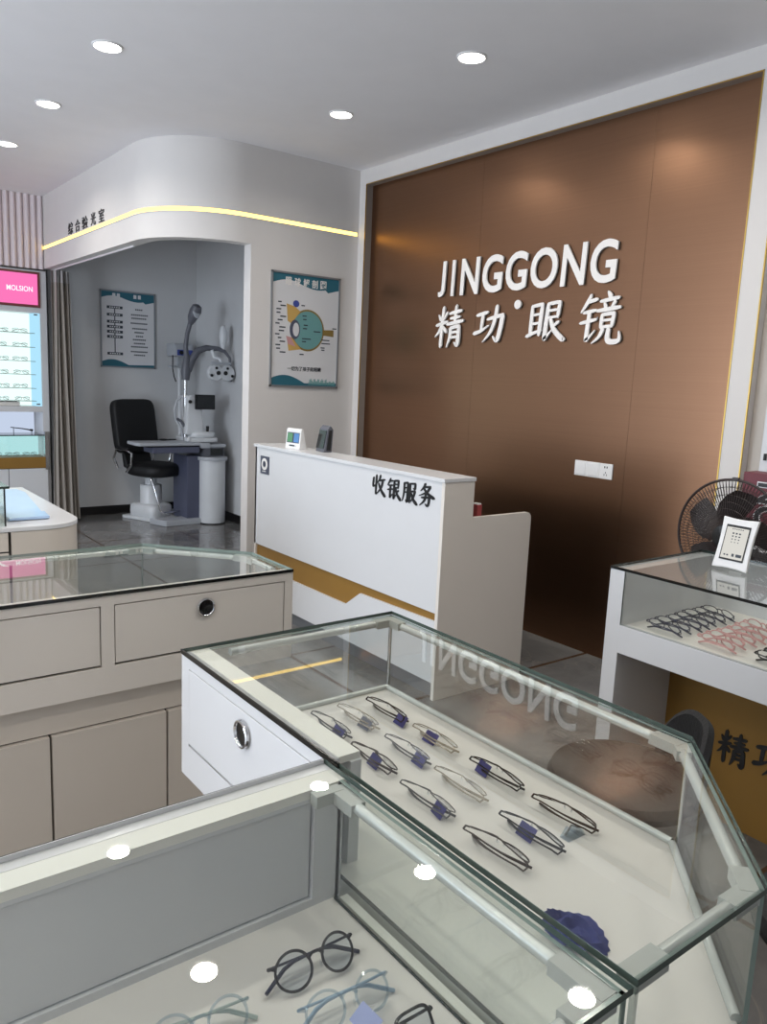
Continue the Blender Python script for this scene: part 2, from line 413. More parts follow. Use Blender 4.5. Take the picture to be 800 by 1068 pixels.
M['signframe'] = pbr('brown sign frame', rgb(120, 62, 62), 0.4)
M['signtext'] = emit('lit white lettering', (1, 0.93, 0.97, 1), 1.3)
M['panelglow'] = emit('lit display back', (0.78, 0.99, 0.96, 1), 1.2)
M['blueglow'] = emit('lit blue side', (0.45, 0.80, 1.0, 1), 1.0)
M['nicheglow'] = emit('lit niche', (0.66, 0.76, 0.95, 1), 0.85)
M['cyanglow'] = emit('lit cyan case back', (0.55, 0.92, 0.95, 1), 0.95)
M['led'] = emit('warm white led', (1.0, 0.68, 0.16, 1), 3.6)
M['lamp'] = emit('downlight diffuser', (1.0, 0.95, 0.86, 1), 14.0)
M['lcdgreen'] = pbr('green card', rgb(96, 150, 110), 0.3)
M['lcdblue'] = pbr('blue card', rgb(92, 140, 196), 0.3)
M['tablet'] = emit('tablet screen', (0.84, 0.82, 0.76, 1), 0.85)
M['paleblue'] = pbr('pale blue acrylic', rgb(178, 206, 240), 0.15, spec=0.6)
M['mesh'] = pbr('dark brown wire', rgb(46, 34, 32), 0.4)
M['fanblade'] = pbr('dark brown plastic', rgb(34, 26, 24), 0.5)
M['red'] = pbr('red packet', rgb(150, 60, 60), 0.5)
M['ygreen'] = pbr('yellow green card', rgb(186, 186, 90), 0.5)

# ------------------------------------------------------------------ camera (aim measured from the vanishing lines)
yaw, pit, rol, fpx, H = 0.658089, 0.165829, 0.0441786, 816.887, 1.45
cy, sy = math.cos(yaw), math.sin(yaw)
fwd = Vector((sy * math.cos(pit), cy * math.cos(pit), -math.sin(pit)))
rt = Vector((cy, -sy, 0)); up = rt.cross(fwd)
r2 = rt * math.cos(rol) + up * math.sin(rol); u2 = up * math.cos(rol) - rt * math.sin(rol)
cam = bpy.data.cameras.new('camera'); co = bpy.data.objects.new('camera', cam); COL.objects.link(co)
co.matrix_world = Matrix(((r2.x, u2.x, -fwd.x, 0), (r2.y, u2.y, -fwd.y, 0), (r2.z, u2.z, -fwd.z, H), (0, 0, 0, 1)))
cam.sensor_fit = 'HORIZONTAL'; cam.sensor_width = 36.0; cam.lens = 36.0 * fpx / 800.0
cam.clip_start = 0.05
scene.camera = co

# ------------------------------------------------------------------ setting
XW, XF, YP, ZC = 3.486, 3.43, 4.88, 2.93
ZH = 2.31            # underside of the curved header
fl = MB().box(-3.4, 3.7, -3.2, 8.1, -0.08, 0.0).build('floor', M['floor']); struct(fl)
ce = MB().box(-3.4, 3.7, -3.2, 8.1, ZC, ZC + 0.08).build('ceiling', M['ceiling']); struct(ce)

# brown wall with sheet joints, set back in a white frame
b = MB()
ys = [1.90, 2.468, 3.66, 4.85]
for a, c in zip(ys, ys[1:]): b.box(XW, XW + 0.03, a + 0.0006, c - 0.0006, 0, 2.86)
b.box(XW + 0.006, XW + 0.03, 1.9, 4.85, 0, 2.86)
w = struct(b.build('wall_right', M['brown']))
b = MB()
b.box(XF, XW + 0.06, 1.82, 4.88, 2.826, ZC)              # band over the panel
b.box(XF, XW + 0.06, 1.82, 1.920, 0, 2.826)               # white pillar
b.box(XF, XW + 0.06, 4.801, 4.88, 0, 2.826)               # narrow strip
b.box(XF, XW + 0.06, -3.2, 1.82, 2.826, ZC)
fr = struct(b.build('wall_frame', M['wall'], bevel=0.0))
b = MB()
b.box(XF + 0.004, XW, 4.7985, 4.801, 0, 2.826); b.box(XF + 0.004, XW, 1.92, 4.8, 2.8235, 2.826)
struct(b.build('trim_1', M['jamb']))
b = MB()
for (y0, y1) in ((1.917, 1.923), (1.816, 1.821), (4.799, 4.804)): b.box(XF - 0.003, XF + 0.006, y0, y1, 0, 2.828)
b.box(XF - 0.003, XF + 0.006, 1.917, 4.804, 2.824, 2.829)
struct(b.build('trim_2', M['gold']))
struct(MB().box(XW, XW + 0.05, -3.2, 1.82, 0, 2.83).build('wall_panel', M['beige']))
# white door standing in the beige panel
d = struct(MB().box(XW - 0.02, XW + 0.01, 0.86, 1.752, 0, 2.1).build('door_1', M['lacq'], bevel=0.004))
hb = MB(); hb.box(XW - 0.034, XW - 0.02, 1.722, 1.730, 1.175, 1.205); hb.build('door_handle', M['blackmatte'], d)

# wall with the eye poster, the curved header and the exam room
b = MB().prism([(2.56, YP), (XW + .08, YP), (XW + .08, YP + 0.095), (2.56, YP + 0.095)], 0, ZC)
struct(b.build('wall_inner', M['wall']))
cxh, cyh, Rh = 2.52, 5.43, 0.55
def header_path(off=0.0, ext=7.72, x0=2.56):
    P = [(x0, YP - off)]
    for i in range(0, 25):
        a = -PI / 2 - (PI / 2) * i / 24
        P.append((cxh + (Rh + off) * math.cos(a), cyh + (Rh + off) * math.sin(a)))
    P.append((cxh - Rh - off, ext)); return P
o_, i_ = header_path(0.0), header_path(-0.10)
b = MB().prism(o_ + i_[::-1], ZH, ZC)
struct(b.build('wall_header', M['wall'], smooth=True))
struct(MB().box(3.52, 3.7, YP + 0.09, 8.1, 0, ZC).build('wall_exam_side', M['examwall']))
struct(MB().box(1.95, 3.7, 7.9, 8.1, 0, ZC).build('wall_back', M['examwall']))
struct(MB().box(-3.4, 1.97, 7.98, 8.1, 0, ZC).build('wall_back_shop', M['wall']))
struct(MB().box(1.975, 3.52, 7.886, 7.9, 0, 0.082).build('baseboard_back', M['black_base']))
struct(MB().box(3.506, 3.52, YP + 0.096, 7.886, 0, 0.082).build('baseboard_side', M['black_base']))
struct(MB().box(-3.4, 3.7, -3.2, -3.1, 0, ZC).build('wall_front', M['wall']))
# shop front on the daylight side: piers, plinth and lintel round three openings
b = MB()
b.box(-3.4, -3.25, -3.1, 8.0, 0, 0.25); b.box(-3.4, -3.25, -3.1, 8.0, 2.65, ZC)
for y in (-3.1, -0.2, 2.7, 5.6, 7.85): b.box(-3.4, -3.25, y, y + 0.15, 0.25, 2.65)
struct(b.build('wall_left', M['wall']))
# fluted wall panel over the lit cabinet
b = MB(); x = 1.968; n = 0
prof = [(x, 7.72)]
while x > -0.8:
    for k in range(9):
        t = k / 8
        prof.append((x - 0.040 * t, 7.70 - 0.020 * math.sin(PI * t)))
    prof.append((x - 0.050, 7.70)); prof.append((x - 0.050, 7.712)); prof.append((x - 0.056, 7.712)); prof.append((x - 0.056, 7.70)); x -= 0.056
prof += [(x, 7.98), (1.968, 7.98)]
struct(MB().prism(prof, 2.30, ZC).build('wall_fluted', M['flute']))
struct(MB().box(-0.8, 1.985, 7.685, 7.70, 2.288, 2.300).build('trim_3', M['black_base']))

# ------------------------------------------------------------------ lamps
def downlight(x, y, label, i, r=0.058):
    t = thing('ceiling_light', label, 'ceiling light', (x, y, ZC), 0, 'recessed round ceiling lights')
    b = MB().lathe([(r + 0.012, 0.0), (r + 0.012, -0.004), (r + 0.004, -0.007), (r, -0.002), (r, 0.0)], seg=32, caps=False)
    b.build('trim_ring', M['whiteplastic'], t, local=True, smooth=True)
    MB().lathe([(0.0, -0.0035), (r, -0.0035), (r, -0.0005), (0.0, -0.0005)], seg=32).build('diffuser', M['lamp'], t, local=True)
    L = bpy.data.lights.new('downlight_beam', 'AREA'); L.shape = 'DISK'; L.size = 2 * r * 0.98; L.energy = 4.6; L.color = (1.0, 0.93, 0.84); L.spread = math.radians(150)
    o = bpy.data.objects.new('downlight_beam', L); COL.objects.link(o); o.location = (x, y, ZC - 0.0042)
    return t
downlight(1.322, 3.966, 'round ceiling light, largest of the three in a line at upper left', 0)
downlight(1.332, 5.029, 'round ceiling light, middle one of the three at upper left', 1)
downlight(1.345, 6.11, 'round ceiling light cut by the photo edge, farthest of the three at upper left', 2)
downlight(2.625, 2.885, 'round ceiling light in front of the top of the brown wall', 3)
downlight(2.638, 3.967, 'round ceiling light near the upper left corner of the brown wall', 4)
downlight(1.335, 2.885, 'round ceiling light seen only as the lowest bright oval mirrored in the showcase glass', 5)
downlight(2.625, 1.82, 'round ceiling light mirrored at the corner of the front showcase glass', 6)

for x in (-2.57, -1.27, 0.03, 1.335, 2.625):
    for y in (-0.27, 0.80, 1.82, 2.885, 3.97, 5.03, 6.11):
        if (x > 1 and y > 2) or (x > 2.5 and y > 1) or y > 5.5 or (y < 0 and x > 0): continue
        downlight(x, y, 'round ceiling light of the shop outside the photo', 9)
# LED line round the header
t = thing('led_strip', 'glowing warm led line running along the wall and round the curved header', 'light strip', (2.56, YP, 2.487))
lo_ = header_path(0.004, 7.69, 3.415); li_ = header_path(-0.004, 7.69, 3.415)
MB().prism(lo_ + li_[::-1], 2.4765, 2.4995).build('diffuser', M['led'], t)
b = MB()
lo2 = header_path(0.0055, 7.695, 3.42); li2 = header_path(-0.004, 7.695, 3.42)
b.prism(lo2 + li2[::-1], 2.501, 2.504); b.prism(lo2 + li2[::-1], 2.472, 2.475)
b.build('led_profile', M['wall'], t)

# ------------------------------------------------------------------ signs on the walls
t = thing('wall_sign', 'large white letters with four white brush characters on the brown wall', 'sign', (XW, 3.3, 1.67))
U, V, N = (0, -1, 0), (0, 0, 1), (-1, 0, 0)
# letters one by one, each standing 18 mm off the panel on a dark return
me_w = []
for ch in 'JINGGONG':
    me = text_mesh(ch, 0.020, 0.5); xs = [v.co.x for v in me.vertices]; me_w.append(max(xs) - min(xs)); bpy.data.meshes.remove(me)
gap_ = 0.075 * sum(me_w) / len(me_w) * 2.5
tot = sum(me_w) + gap_ * 8.8; sc_ = 1.392 / tot; y = 4.012
for ch, wd in zip('JINGGONG', me_w):
    b = MB(); hgt = 0.222 if ch != 'J' else 0.222
    text_fit(b, ch, (XW - 0.006, y, 2.005), U, V, N, wd * sc_, hgt, 0.020, 0.010, 0.05)
    b.build('letter', M['whitetext'], t, bevel=0)
    y -= (wd + gap_ * (1.9 if ch in 'JI' else 1)) * sc_
for ch, y0, y1, z0, z1 in (('精', 4.028, 3.758, 1.682, 1.942), ('功', 3.654, 3.398, 1.712, 1.930), ('眼', 3.216, 2.945, 1.712, 1.936), ('镜', 2.847, 2.582, 1.695, 1.950)):
    b = MB(); brush(b, ch, (XW - 0.006, y0, z0), U, V, N, (y0 - y1) * 0.97, z1 - z0, 0.010, 0.06, 0.92)
    b.build('character', M['whitetext'], t)
MB().lathe([(0.0, 0.0), (0.026, 0.0), (0.026, 0.012), (0.0, 0.012)], (XW - 0.006, 3.293, 1.924), 24, Matrix.Rotation(-PI / 2, 4, 'Y')).build('dot', M['whitetext'], t)
for (yy, zz) in ((3.9, 1.8), (3.52, 1.82), (3.07, 1.82), (2.72, 1.83), (3.293, 1.924)): MB().box(XW - 0.007, XW, yy - 0.004, yy + 0.004, zz - 0.004, zz + 0.004).build('mounting_pin', M['silver'], t)

t = thing('room_sign', 'small black five character sign above the led line on the curved header', 'sign', (1.97, 6.5, 2.5))
for ch, y0, y1 in (('综', 6.925, 6.800), ('合', 6.735, 6.610), ('验', 6.555, 6.415), ('光', 6.338, 6.222), ('室', 6.150, 6.030)):
    b = MB(); text_fit(b, ch, (1.970, y0, 2.512), U, V, N, y0 - y1, 0.092, 0.004, 0.005)
    b.build('character', M['blacktext'], t)

# sockets on the brown wall
t = thing('socket_plate', 'row of three square white socket and switch plates on the brown wall', 'socket', (XW, 2.66, 1.03))
for i in range(3):
    y0 = 2.786 - i * 0.0835
    p = MB().box(XW - 0.009, XW, y0 - 0.0825, y0, 0.983, 1.066).build('plate', M['whiteplastic'], t, bevel=0.003)
    if i < 2: MB().box(XW - 0.012, XW - 0.008, y0 - 0.074, y0 - 0.008, 0.992, 1.057).build('rocker', M['whiteplastic'], p, bevel=0.002)
    else:
        b = MB()
        for yy in (y0 - 0.034, y0 - 0.049): b.box(XW - 0.0098, XW - 0.008, yy - 0.003, yy + 0.003, 1.042, 1.052)
        for yy, zz in ((y0 - 0.041, 1.018), (y0 - 0.033, 1.006), (y0 - 0.049, 1.006)): b.box(XW - 0.0098, XW - 0.008, yy - 0.0015, yy + 0.0015, zz - 0.005, zz + 0.005)
        b.build('socket_holes', M['blackmatte'], p)

# ------------------------------------------------------------------ posters
def wave_band(mb, x0, x1, z_out, f, y, n=24):
    top = [(x0 + (x1 - x0) * i / n, y, z_out) for i in range(n + 1)]
    bot = [(x0 + (x1 - x0) * i / n, y, f(i / n)) for i in range(n + 1)]
    for i in range(n): mb.face([top[i], top[i + 1], bot[i + 1], bot[i]])

def poster_base(name, label, x0, x1, z0, z1, Y):
    t = thing(name, label, 'poster', ((x0 + x1) / 2, Y, z0))
    b = MB(); f = 0.012
    b.box(x0, x1, Y - 0.014, Y, z0, z0 + f); b.box(x0, x1, Y - 0.014, Y, z1 - f, z1); b.box(x0, x0 + f, Y - 0.014, Y, z0, z1); b.box(x1 - f, x1, Y - 0.014, Y, z0, z1)
    b.build('frame', M['posterframe'], t)
    MB().box(x0 + f, x1 - f, Y - 0.006, Y - 0.001, z0 + f, z1 - f).build('sheet', M['paper'], t)
    a, c = x0 + f, x1 - f; y = Y - 0.0066
    b = MB(); h = z1 - z0
    wave_band(b, a, c, z1 - f, lambda u: z1 - f - h * (0.085 - 0.035 * math.sin(u * 7.0) * (1 if u < .5 else 0.8) + (0.03 if u > .8 else 0)), y); b.build('header_band', M['teal'], t)
    b = MB(); wave_band(b, a, c, z0 + f, lambda u: z0 + f + h * (0.012 + 0.075 * max(0, math.sin(PI * min(1, u * 1.55 + .22))) + 0.02 * u), y); b.build('footer_band', M['teal'], t)
    return t, y
x0, x1, z0, z1 = 2.714, 3.280, 1.378, 2.162
t, y = poster_base('eye_poster', 'framed poster of an eyeball cross section beside the brown wall', x0, x1, z0, z1, YP)
PX = lambda u: x0 + (x1 - x0) * u
PZ = lambda v: z1 - (z1 - z0) * v
b = MB()
for i, ch in enumerate('眼球解剖图'): text_fit(b, ch, (PX(0.20 + 0.125 * i), y - 0.0006, PZ(0.115)), (1, 0, 0), (0, 0, 1), (0, -1, 0), 0.05, 0.058, 0.02, 0.001)
b.build('title', M['whitetext'], t)
def disc(mb, u, v, ru, rv, y, n=40, a0=0, a1=2 * PI):
    mb.face([(PX(u + ru * math.cos(a0 + (a1 - a0) * k / n)), y, PZ(v - rv * math.sin(a0 + (a1 - a0) * k / n))) for k in range(n)])
b = MB(); disc(b, 0.53, 0.49, 0.245, 0.185, y - 0.0003); b.build('eyeball_outline', M['oliveink'], t)
b = MB(); disc(b, 0.53, 0.49, 0.225, 0.168, y - 0.0006); b.build('eyeball', M['tealpale'], t)
b = MB(); disc(b, 0.345, 0.49, 0.075, 0.085, y - 0.0009); b.build('cornea', M['medblue'], t)
b = MB(); disc(b, 0.36, 0.49, 0.045, 0.06, y - 0.0012); b.build('lens_print', M['paper'], t)
b = MB(); b.face([(PX(.75), y - .0006, PZ(.475)), (PX(.92), y - .0006, PZ(.468)), (PX(.92), y - .0006, PZ(.53)), (PX(.75), y - .0006, PZ(.522))]); b.build('optic_nerve', M['oliveink'], t)
b = MB(); b.face([(PX(.22), y - .0004, PZ(.27)), (PX(.34), y - .0004, PZ(.29)), (PX(.42), y - .0004, PZ(.33)), (PX(.29), y - .0004, PZ(.44)), (PX(.24), y - .0004, PZ(.42))]); b.build('eyelid', M['yellowink'], t)
b = MB(); b.face([(PX(.23), y - .0004, PZ(.56)), (PX(.30), y - .0004, PZ(.56)), (PX(.44), y - .0004, PZ(.66)), (PX(.26), y - .0004, PZ(.68))]); b.build('eyelid', M['yellowink'], t)
b = MB(); b.face([(PX(.22), y - .0007, PZ(.55)), (PX(.29), y - .0007, PZ(.56)), (PX(.36), y - .0007, PZ(.64)), (PX(.25), y - .0007, PZ(.62))]); b.build('muscle', M['pinkink'], t)
b = MB(); disc(b, 0.355, 0.265, 0.045, 0.030, y - 0.0008, 24); b.build('gland', M['blueink'], t)
b = MB()
for k in range(15):
    v = 0.255 + k * 0.031; u = 0.10 + 0.035 * math.sin(k * 1.9); l = 0.05 + 0.04 * ((k * 37) % 10) / 10
    b.box(PX(u), PX(u + l), y - 0.0008, y - 0.0002, PZ(v + 0.011), PZ(v))
for (u, v, l) in ((.45, .36, .06), (.46, .39, .05), (.47, .44, .06), (.46, .47, .06), (.62, .49, .10), (.45, .56, .13), (.45, .585, .06), (.43, .27, .05), (.74, .56, .12), (.74, .59, .13), (.90, .45, .06), (.42, .70, .06), (.73, .63, .06), (.74, .65, .05)):
    b.box(PX(u), PX(u + l), y - 0.0012, y - 0.0006, PZ(v + 0.010), PZ(v))
b.build('caption_text', M['ink'], t)
b = MB(); text_fit(b, '一切为了孩子的眼睛', (PX(0.25), y - 0.0004, PZ(0.855)), (1, 0, 0), (0, 0, 1), (0, -1, 0), 0.28, 0.032, 0.02, 0.0008); b.build('slogan', M['ink'], t)
b = MB()
for k in range(26):
    u = 0.56 + k * 0.0155; hh = 0.012 + 0.035 * abs(math.sin(k * 2.3)) * (1 if k < 18 else 0.5)
    b.box(PX(u), PX(u + 0.012), y - 0.0005, y - 0.0001, PZ(0.975), PZ(0.965 - hh))
b.build('skyline', M['tealpale'], t)

x0, x1, z0, z1 = 2.523, 3.073, 1.465, 2.205
t, y = poster_base('flow_chart_poster', 'blue and white step chart poster above the black exam chair', x0, x1, z0, z1, 7.9)
b = MB()
for k, v in enumerate((0.20, 0.295, 0.385, 0.45, 0.515, 0.58, 0.80)): b.box(PX(0.12), PX(0.40), y - 0.0006, y - 0.0002, PZ(v + 0.035), PZ(v))
b.box(PX(0.25), PX(0.268), y - 0.0006, y - 0.0002, PZ(0.80), PZ(0.20)); b.build('step_chart', M['ink'], t)
b = MB()
for v in (0.20, 0.295, 0.385, 0.45, 0.515, 0.58, 0.80):
    for k in range(5): b.box(PX(0.165 + 0.04 * k), PX(0.19 + 0.04 * k), y - 0.001, y - 0.0006, PZ(v + 0.026), PZ(v + 0.009))
for k, u in enumerate((0.22, 0.30, 0.60, 0.68)): b.box(PX(u), PX(u + 0.055), y - 0.001, y - 0.0004, PZ(0.085), PZ(0.035))
b.build('step_text', M['paper'], t)
b = MB()
for k, (v, l) in enumerate(((.215, .17), (.285, .32), (.33, .31), (.395, .34), (.465, .28), (.515, .20), (.565, .15), (.61, .26), (.66, .22), (.705, .33), (.77, .34), (.815, .22))):
    n = int(l / 0.035)
    for q in range(n): b.box(PX(0.715 - l / 2 + q * 0.035), PX(0.715 - l / 2 + q * 0.035 + 0.026), y - 0.0006, y - 0.0002, PZ(v + 0.018), PZ(v))
b.build('body_text', M['ink'], t)

# ------------------------------------------------------------------ reception counter
RX, RY0, RY1 = 2.308, 2.55, 4.30
t = thing('reception_counter', 'white reception counter with gold zigzag band and black brush lettering', 'counter', (RX, (RY0 + RY1) / 2, 0))
MB().box(RX - 0.008, 2.495, RY0 - 0.004, RY1 + 0.01, 1.018, 1.036).build('counter_top', M['lacq'], t, bevel=0.002)
MB().box(RX, RX + 0.035, RY0 + 0.02, RY1, 0.414, 1.018).build('front_panel', M['lacq'], t, bevel=0.0015)
b = MB(); b.prism([(RY0 + .02, 0.414), (RY0 + .02, 0.20), (RY1, 0.20), (RY1, 0.414)], RX + 0.012, RX + 0.035, 'x')
b.build('gold_band', M['goldpanel'], t)
# lower board with the zigzag upper edge
b = MB(); b.prism([(RY0 + .02, 0.08), (RY0 + .02, 0.377), (3.158, 0.365), (3.284, 0.276), (3.83, 0.276), (4.02, 0.276), (RY1, 0.276), (RY1, 0.08)], RX + 0.002, RX + 0.03, 'x')
b.build('lower_board', M['lacq'], t)
MB().box(RX + 0.03, RX + 0.06, RY0 + 0.02, RY1 - 0.02, 0, 0.08).build('kick_plate', M['plinth'], t)
r = 0.03
pl = [(RX, 0.0), (2.885, 0.0), (2.885, 0.85 - r)] + [(2.885 - r + r * math.cos(a), 0.85 - r + r * math.sin(a)) for a in (0.4, 0.8, 1.2)] + [(2.885 - r, 0.85), (2.49, 0.85), (2.49, 1.018), (RX, 1.018)]
MB().prism(pl, RY0, RY0 + 0.02, 'y').build('end_panel', M['lacq2'], t, bevel=0.001)
MB().prism(pl, RY1 - 0.02, RY1, 'y').build('end_panel', M['lacq2'], t, bevel=0.001)
MB().box(2.465, 2.488, RY0 + .02, RY1 - .02, 0.76, 1.018).build('rear_upstand', M['lacq2'], t)
MB().box(RX + 0.04, 2.87, RY0 + .02, RY1 - .02, 0.735, 0.76).build('work_top', M['lacq'], t)
b = MB()
for ch, y0, y1, z0, z1 in (('收', 3.087, 2.962, 0.90, 0.995), ('银', 2.948, 2.822, 0.893, 0.990), ('服', 2.812, 2.715, 0.895, 0.992), ('务', 2.735, 2.640, 0.898, 0.99)):
    pass
for ch, y0, z0 in (('收', 3.087, 0.897), ('银', 2.966, 0.893), ('服', 2.846, 0.893), ('务', 2.728, 0.896)):
    b = MB(); brush(b, ch, (RX, y0, z0), U, V, N, 0.103, 0.098, 0.004, 0.03, 1.1)
    b.build('character', M['blacktext'], t)
p = MB().box(RX - 0.004, RX, 4.124, 4.228, 0.862, 0.970).build('logo_plate', M['slate'], t, bevel=0.001)
b = MB(); b.lathe([(0.020, 0), (0.036, 0), (0.036, 0.002), (0.020, 0.002)], (RX - 0.004, 4.176, 0.922), 28, Matrix.Rotation(-PI / 2, 4, 'Y')).lathe([(0.020, 0.002), (0.020, 0.0), ], (RX - 0.004, 4.176, 0.922), 28, Matrix.Rotation(-PI / 2, 4, 'Y'))
for k in range(4): b.box(RX - 0.0052, RX - 0.004, 4.195 - k * 0.012, 4.203 - k * 0.012, 0.876, 0.881)
b.build('logo_ring', M['whitetext'], p)
MB().lathe([(0.0, 0), (0.0165, 0), (0.0165, 0.003), (0.0, 0.003)], (RX - 0.004, 4.176, 0.922), 24, Matrix.Rotation(-PI / 2, 4, 'Y')).build('logo_disc', M['slate'], p)

# things on the counter
t = thing('payment_stand', 'small white stand with a green and a blue card on the reception counter', 'sign', (2.385, 3.96, 1.036), math.radians(8))
b = MB(); b.prism([(-0.022, 0), (0.030, 0), (0.030, 0.01), (0.006, 0.116), (-0.002, 0.118), (-0.010, 0.112)], -0.066, 0.066, 'y')
b.build('stand', M['whiteplastic'], t, local=True, bevel=0.003)
def onface(mb, y0, y1, s0, s1, e=0.0012):
    P = lambda y, s: (-0.022 + 0.012 * s - e, y, 0.112 * s + 0.0)
    mb.face([P(y0, s0), P(y1, s0), P(y1, s1), P(y0, s1)])
b = MB(); onface(b, -0.056, 0.056, 0.30, 0.84, 0.0004); b.build('card_border', M['slate'], t, local=True)
b = MB(); onface(b, 0.006, 0.051, 0.34, 0.80); b.build('card', M['lcdgreen'], t, local=True)
b = MB(); onface(b, -0.052, -0.006, 0.34, 0.80); b.build('card', M['lcdblue'], t, local=True)
b = MB(); onface(b, -0.03, -0.026, 0.1, 0.18); onface(b, -0.02, 0.03, 0.12, 0.2); b.build('small_print', M['ink'], t, local=True)

t = thing('payment_terminal', 'small black upright terminal at the rear edge of the reception counter', 'terminal', (2.455, 3.755, 1.036), math.radians(-6))
b = MB(); b.prism([(-0.030, 0.0), (0.022, 0.0), (0.030, 0.128), (0.012, 0.150), (-0.006, 0.132)], -0.05, 0.05, 'y'); b.build('housing', M['greyplastic'], t, local=True, bevel=0.004)
b = MB(); b.prism([(-0.012, 0.012), (0.012, 0.012), (0.020, 0.125), (0.002, 0.125)], -0.054, -0.0505, 'y'); b.build('side_panel', M['blackmatte'], t, local=True)
b = MB(); b.prism([(-0.0315, 0.02), (-0.0285, 0.02), (-0.0075, 0.122), (-0.0105, 0.122)], -0.044, 0.044, 'y'); b.build('display', M['screen'], t, local=True)

t = thing('receipt_packet', 'small dark red packet peeking over the low end of the reception counter', 'packet', (2.56, 2.60, 0.76))
MB().box(2.545, 2.575, 2.58, 2.62, 0.76, 0.90).build('box', M['red'], t, bevel=0.003); MB().box(2.548, 2.572, 2.583, 2.617, 0.899, 0.906).build('lid', M['whiteplastic'], t, bevel=0.001)

# ------------------------------------------------------------------ showcases
ZT, ZS, ZB = 0.88, 0.685, 0.605       # glass top, shelf, underside of body
TG = 0.008
def glass_plate(name, poly, z0, z1, parent, edge=None):
    b = MB(); b.prism(poly, z0, z1, 'z', 0, 1)
    for f in b.bm.faces:
        if len(f.verts) == len(poly) and all(abs(v.co.z - z1) < 1e-6 for v in f.verts): f.material_index = 2
    return b.build(name, [M['toppane'], edge or M['glassedgelight'], M['clearface']], parent)
def glass_pane(p, q, z0, z1, th, parent, name='glass_pane'):
    p, q = Vector((p[0], p[1])), Vector((q[0], q[1])); d = (q - p).normalized(); n = Vector((-d.y, d.x)) * th
    poly = [p, q, q + n, p + n]
    b = MB(); 
    A = [b.bm.verts.new((v.x, v.y, z0)) for v in poly]; B = [b.bm.verts.new((v.x, v.y, z1)) for v in poly]
    for i, mi in ((0, 0), (1, 1), (2, 0), (3, 1)):
        f = b.bm.faces.new((A[i], A[(i + 1) % 4], B[(i + 1) % 4], B[i])); f.material_index = mi
    f = b.bm.faces.new(A[::-1]); f.material_index = 1; f = b.bm.faces.new(B); f.material_index = 1
    return b.build(name, [M['pane'], M['glassedgelight']], parent)
def ring_handle(parent, c, axis):
    """round flush pull: chrome ring round a dark dish; axis = outward direction"""
    R = Vector((0, 0, 1)).rotation_difference(Vector(axis)).to_matrix().to_4x4()
    h = MB().lathe([(0.019, 0.0), (0.026, 0.0), (0.0275, 0.004), (0.026, 0.008), (0.023, 0.009), (0.0205, 0.006), (0.0205, 0.0)], c, 28, R, caps=False).build('handle', M['chrome'], parent, smooth=True)
    MB().lathe([(0.0, 0.001), (0.021, 0.001), (0.021, 0.0045), (0.014, 0.0025), (0.0, 0.002)], c, 28, R).build('handle_dish', M['blackglossy'], parent, smooth=True)
    return h
def tube_light(parent, a, b_, r=0.0085):
    MB().tube([a, b_], r, 12).build('light_tube', M['alu'], parent, smooth=True)

# --- middle case
MX0, MX1, MY0, MY1 = 0.633, 1.189, 0.377, 1.486
ch1, ch2 = (MX1, 0.657), (0.893, MY0)
mid_poly = [(MX0, MY0), ch2, ch1, (MX1, MY1), (MX0, MY1)]
mid = thing('display_case', 'glass topped showcase with cut corner and rows of eyeglasses, single drawer on its end side', 'display case', (0.9, 1.0, 0))
W = 0.060
glass_plate('glass_top', mid_poly, ZT - TG, ZT, mid, M['glassedgemid'])
MB().box(MX0 + .001, MX0 + W, 0.93, MY1 - .001, ZT - TG - 0.012, ZT - TG - 0.0005).build('top_board', M['board'], mid)
MB().box(MX0 - 0.003, MX0 + .0005, 0.90, MY1, ZT - 0.0085, ZT + 0.0005).build('edge_band', M['blackedge'], mid)
fp = lambda i: mid_poly[i]
ins = 0.004
glass_pane((MX1 - ins, ch1[1]), (MX1 - ins, MY1 - ins), ZB, ZT - TG, 0.006, mid)
glass_pane((MX1 - ins, MY1 - ins), (MX0 + W, MY1 - ins), ZB, ZT - TG, 0.006, mid)
glass_pane((ch2[0], ch2[1] + ins), (MX1 - ins, ch1[1]), ZB - 0.05, ZT - TG, 0.006, mid)
glass_pane((MX0 + ins, MY0 + ins), (ch2[0], MY0 + ins), ZB - 0.05, ZT - TG, 0.006, mid)
glass_pane((MX0 + ins, 0.925), (MX0 + ins, MY0 + ins), ZB, ZT - TG, 0.006, mid)
body = [(MX0 + 0.012, MY0 + 0.012), (ch2[0] - 0.004, MY0 + 0.012), (MX1 - 0.012, ch1[1] + 0.004), (MX1 - 0.012, MY1 - 0.012), (MX0 + 0.012, MY1 - 0.012)]
MB().prism(body, ZB, ZS).build('shelf', M['shelf'], mid, bevel=0.002)
b = MB()
b.box(MX0, MX0 + 0.018, 0.925, MY1, ZB, 0.678); b.box(MX0, MX0 + 0.018, 0.925, MY1, 0.848, ZT - TG); b.box(MX0, MX0 + 0.018, 1.450, MY1, 0.678, 0.848); b.box(MX0, MX0 + 0.018, 0.925, 0.955, 0.678, 0.848)
b.box(MX0 + 0.040, MX0 + W, 0.925, MY1 - .002, ZS, ZT - TG - 0.012)
b.box(MX0 + 0.018, MX0 + W, MY1 - 0.014, MY1 - .001, ZB, ZT - TG - 0.012)
b.build('carcass', M['lacq'], mid)
MB().box(MX0 + 0.012, MX0 + 0.03, 0.95, 1.455, 0.672, 0.852).build('drawer_recess', M['gap'], mid)
dr = MB().box(MX0 - 0.001, MX0 + 0.016, 0.957, 1.448, 0.684, 0.846).build('drawer', M['lacq'], mid, bevel=0.0015)
ring_handle(dr, (MX0 - 0.001, 1.205, 0.805), (-1, 0, 0))
zt_ = ZT - TG - 0.010
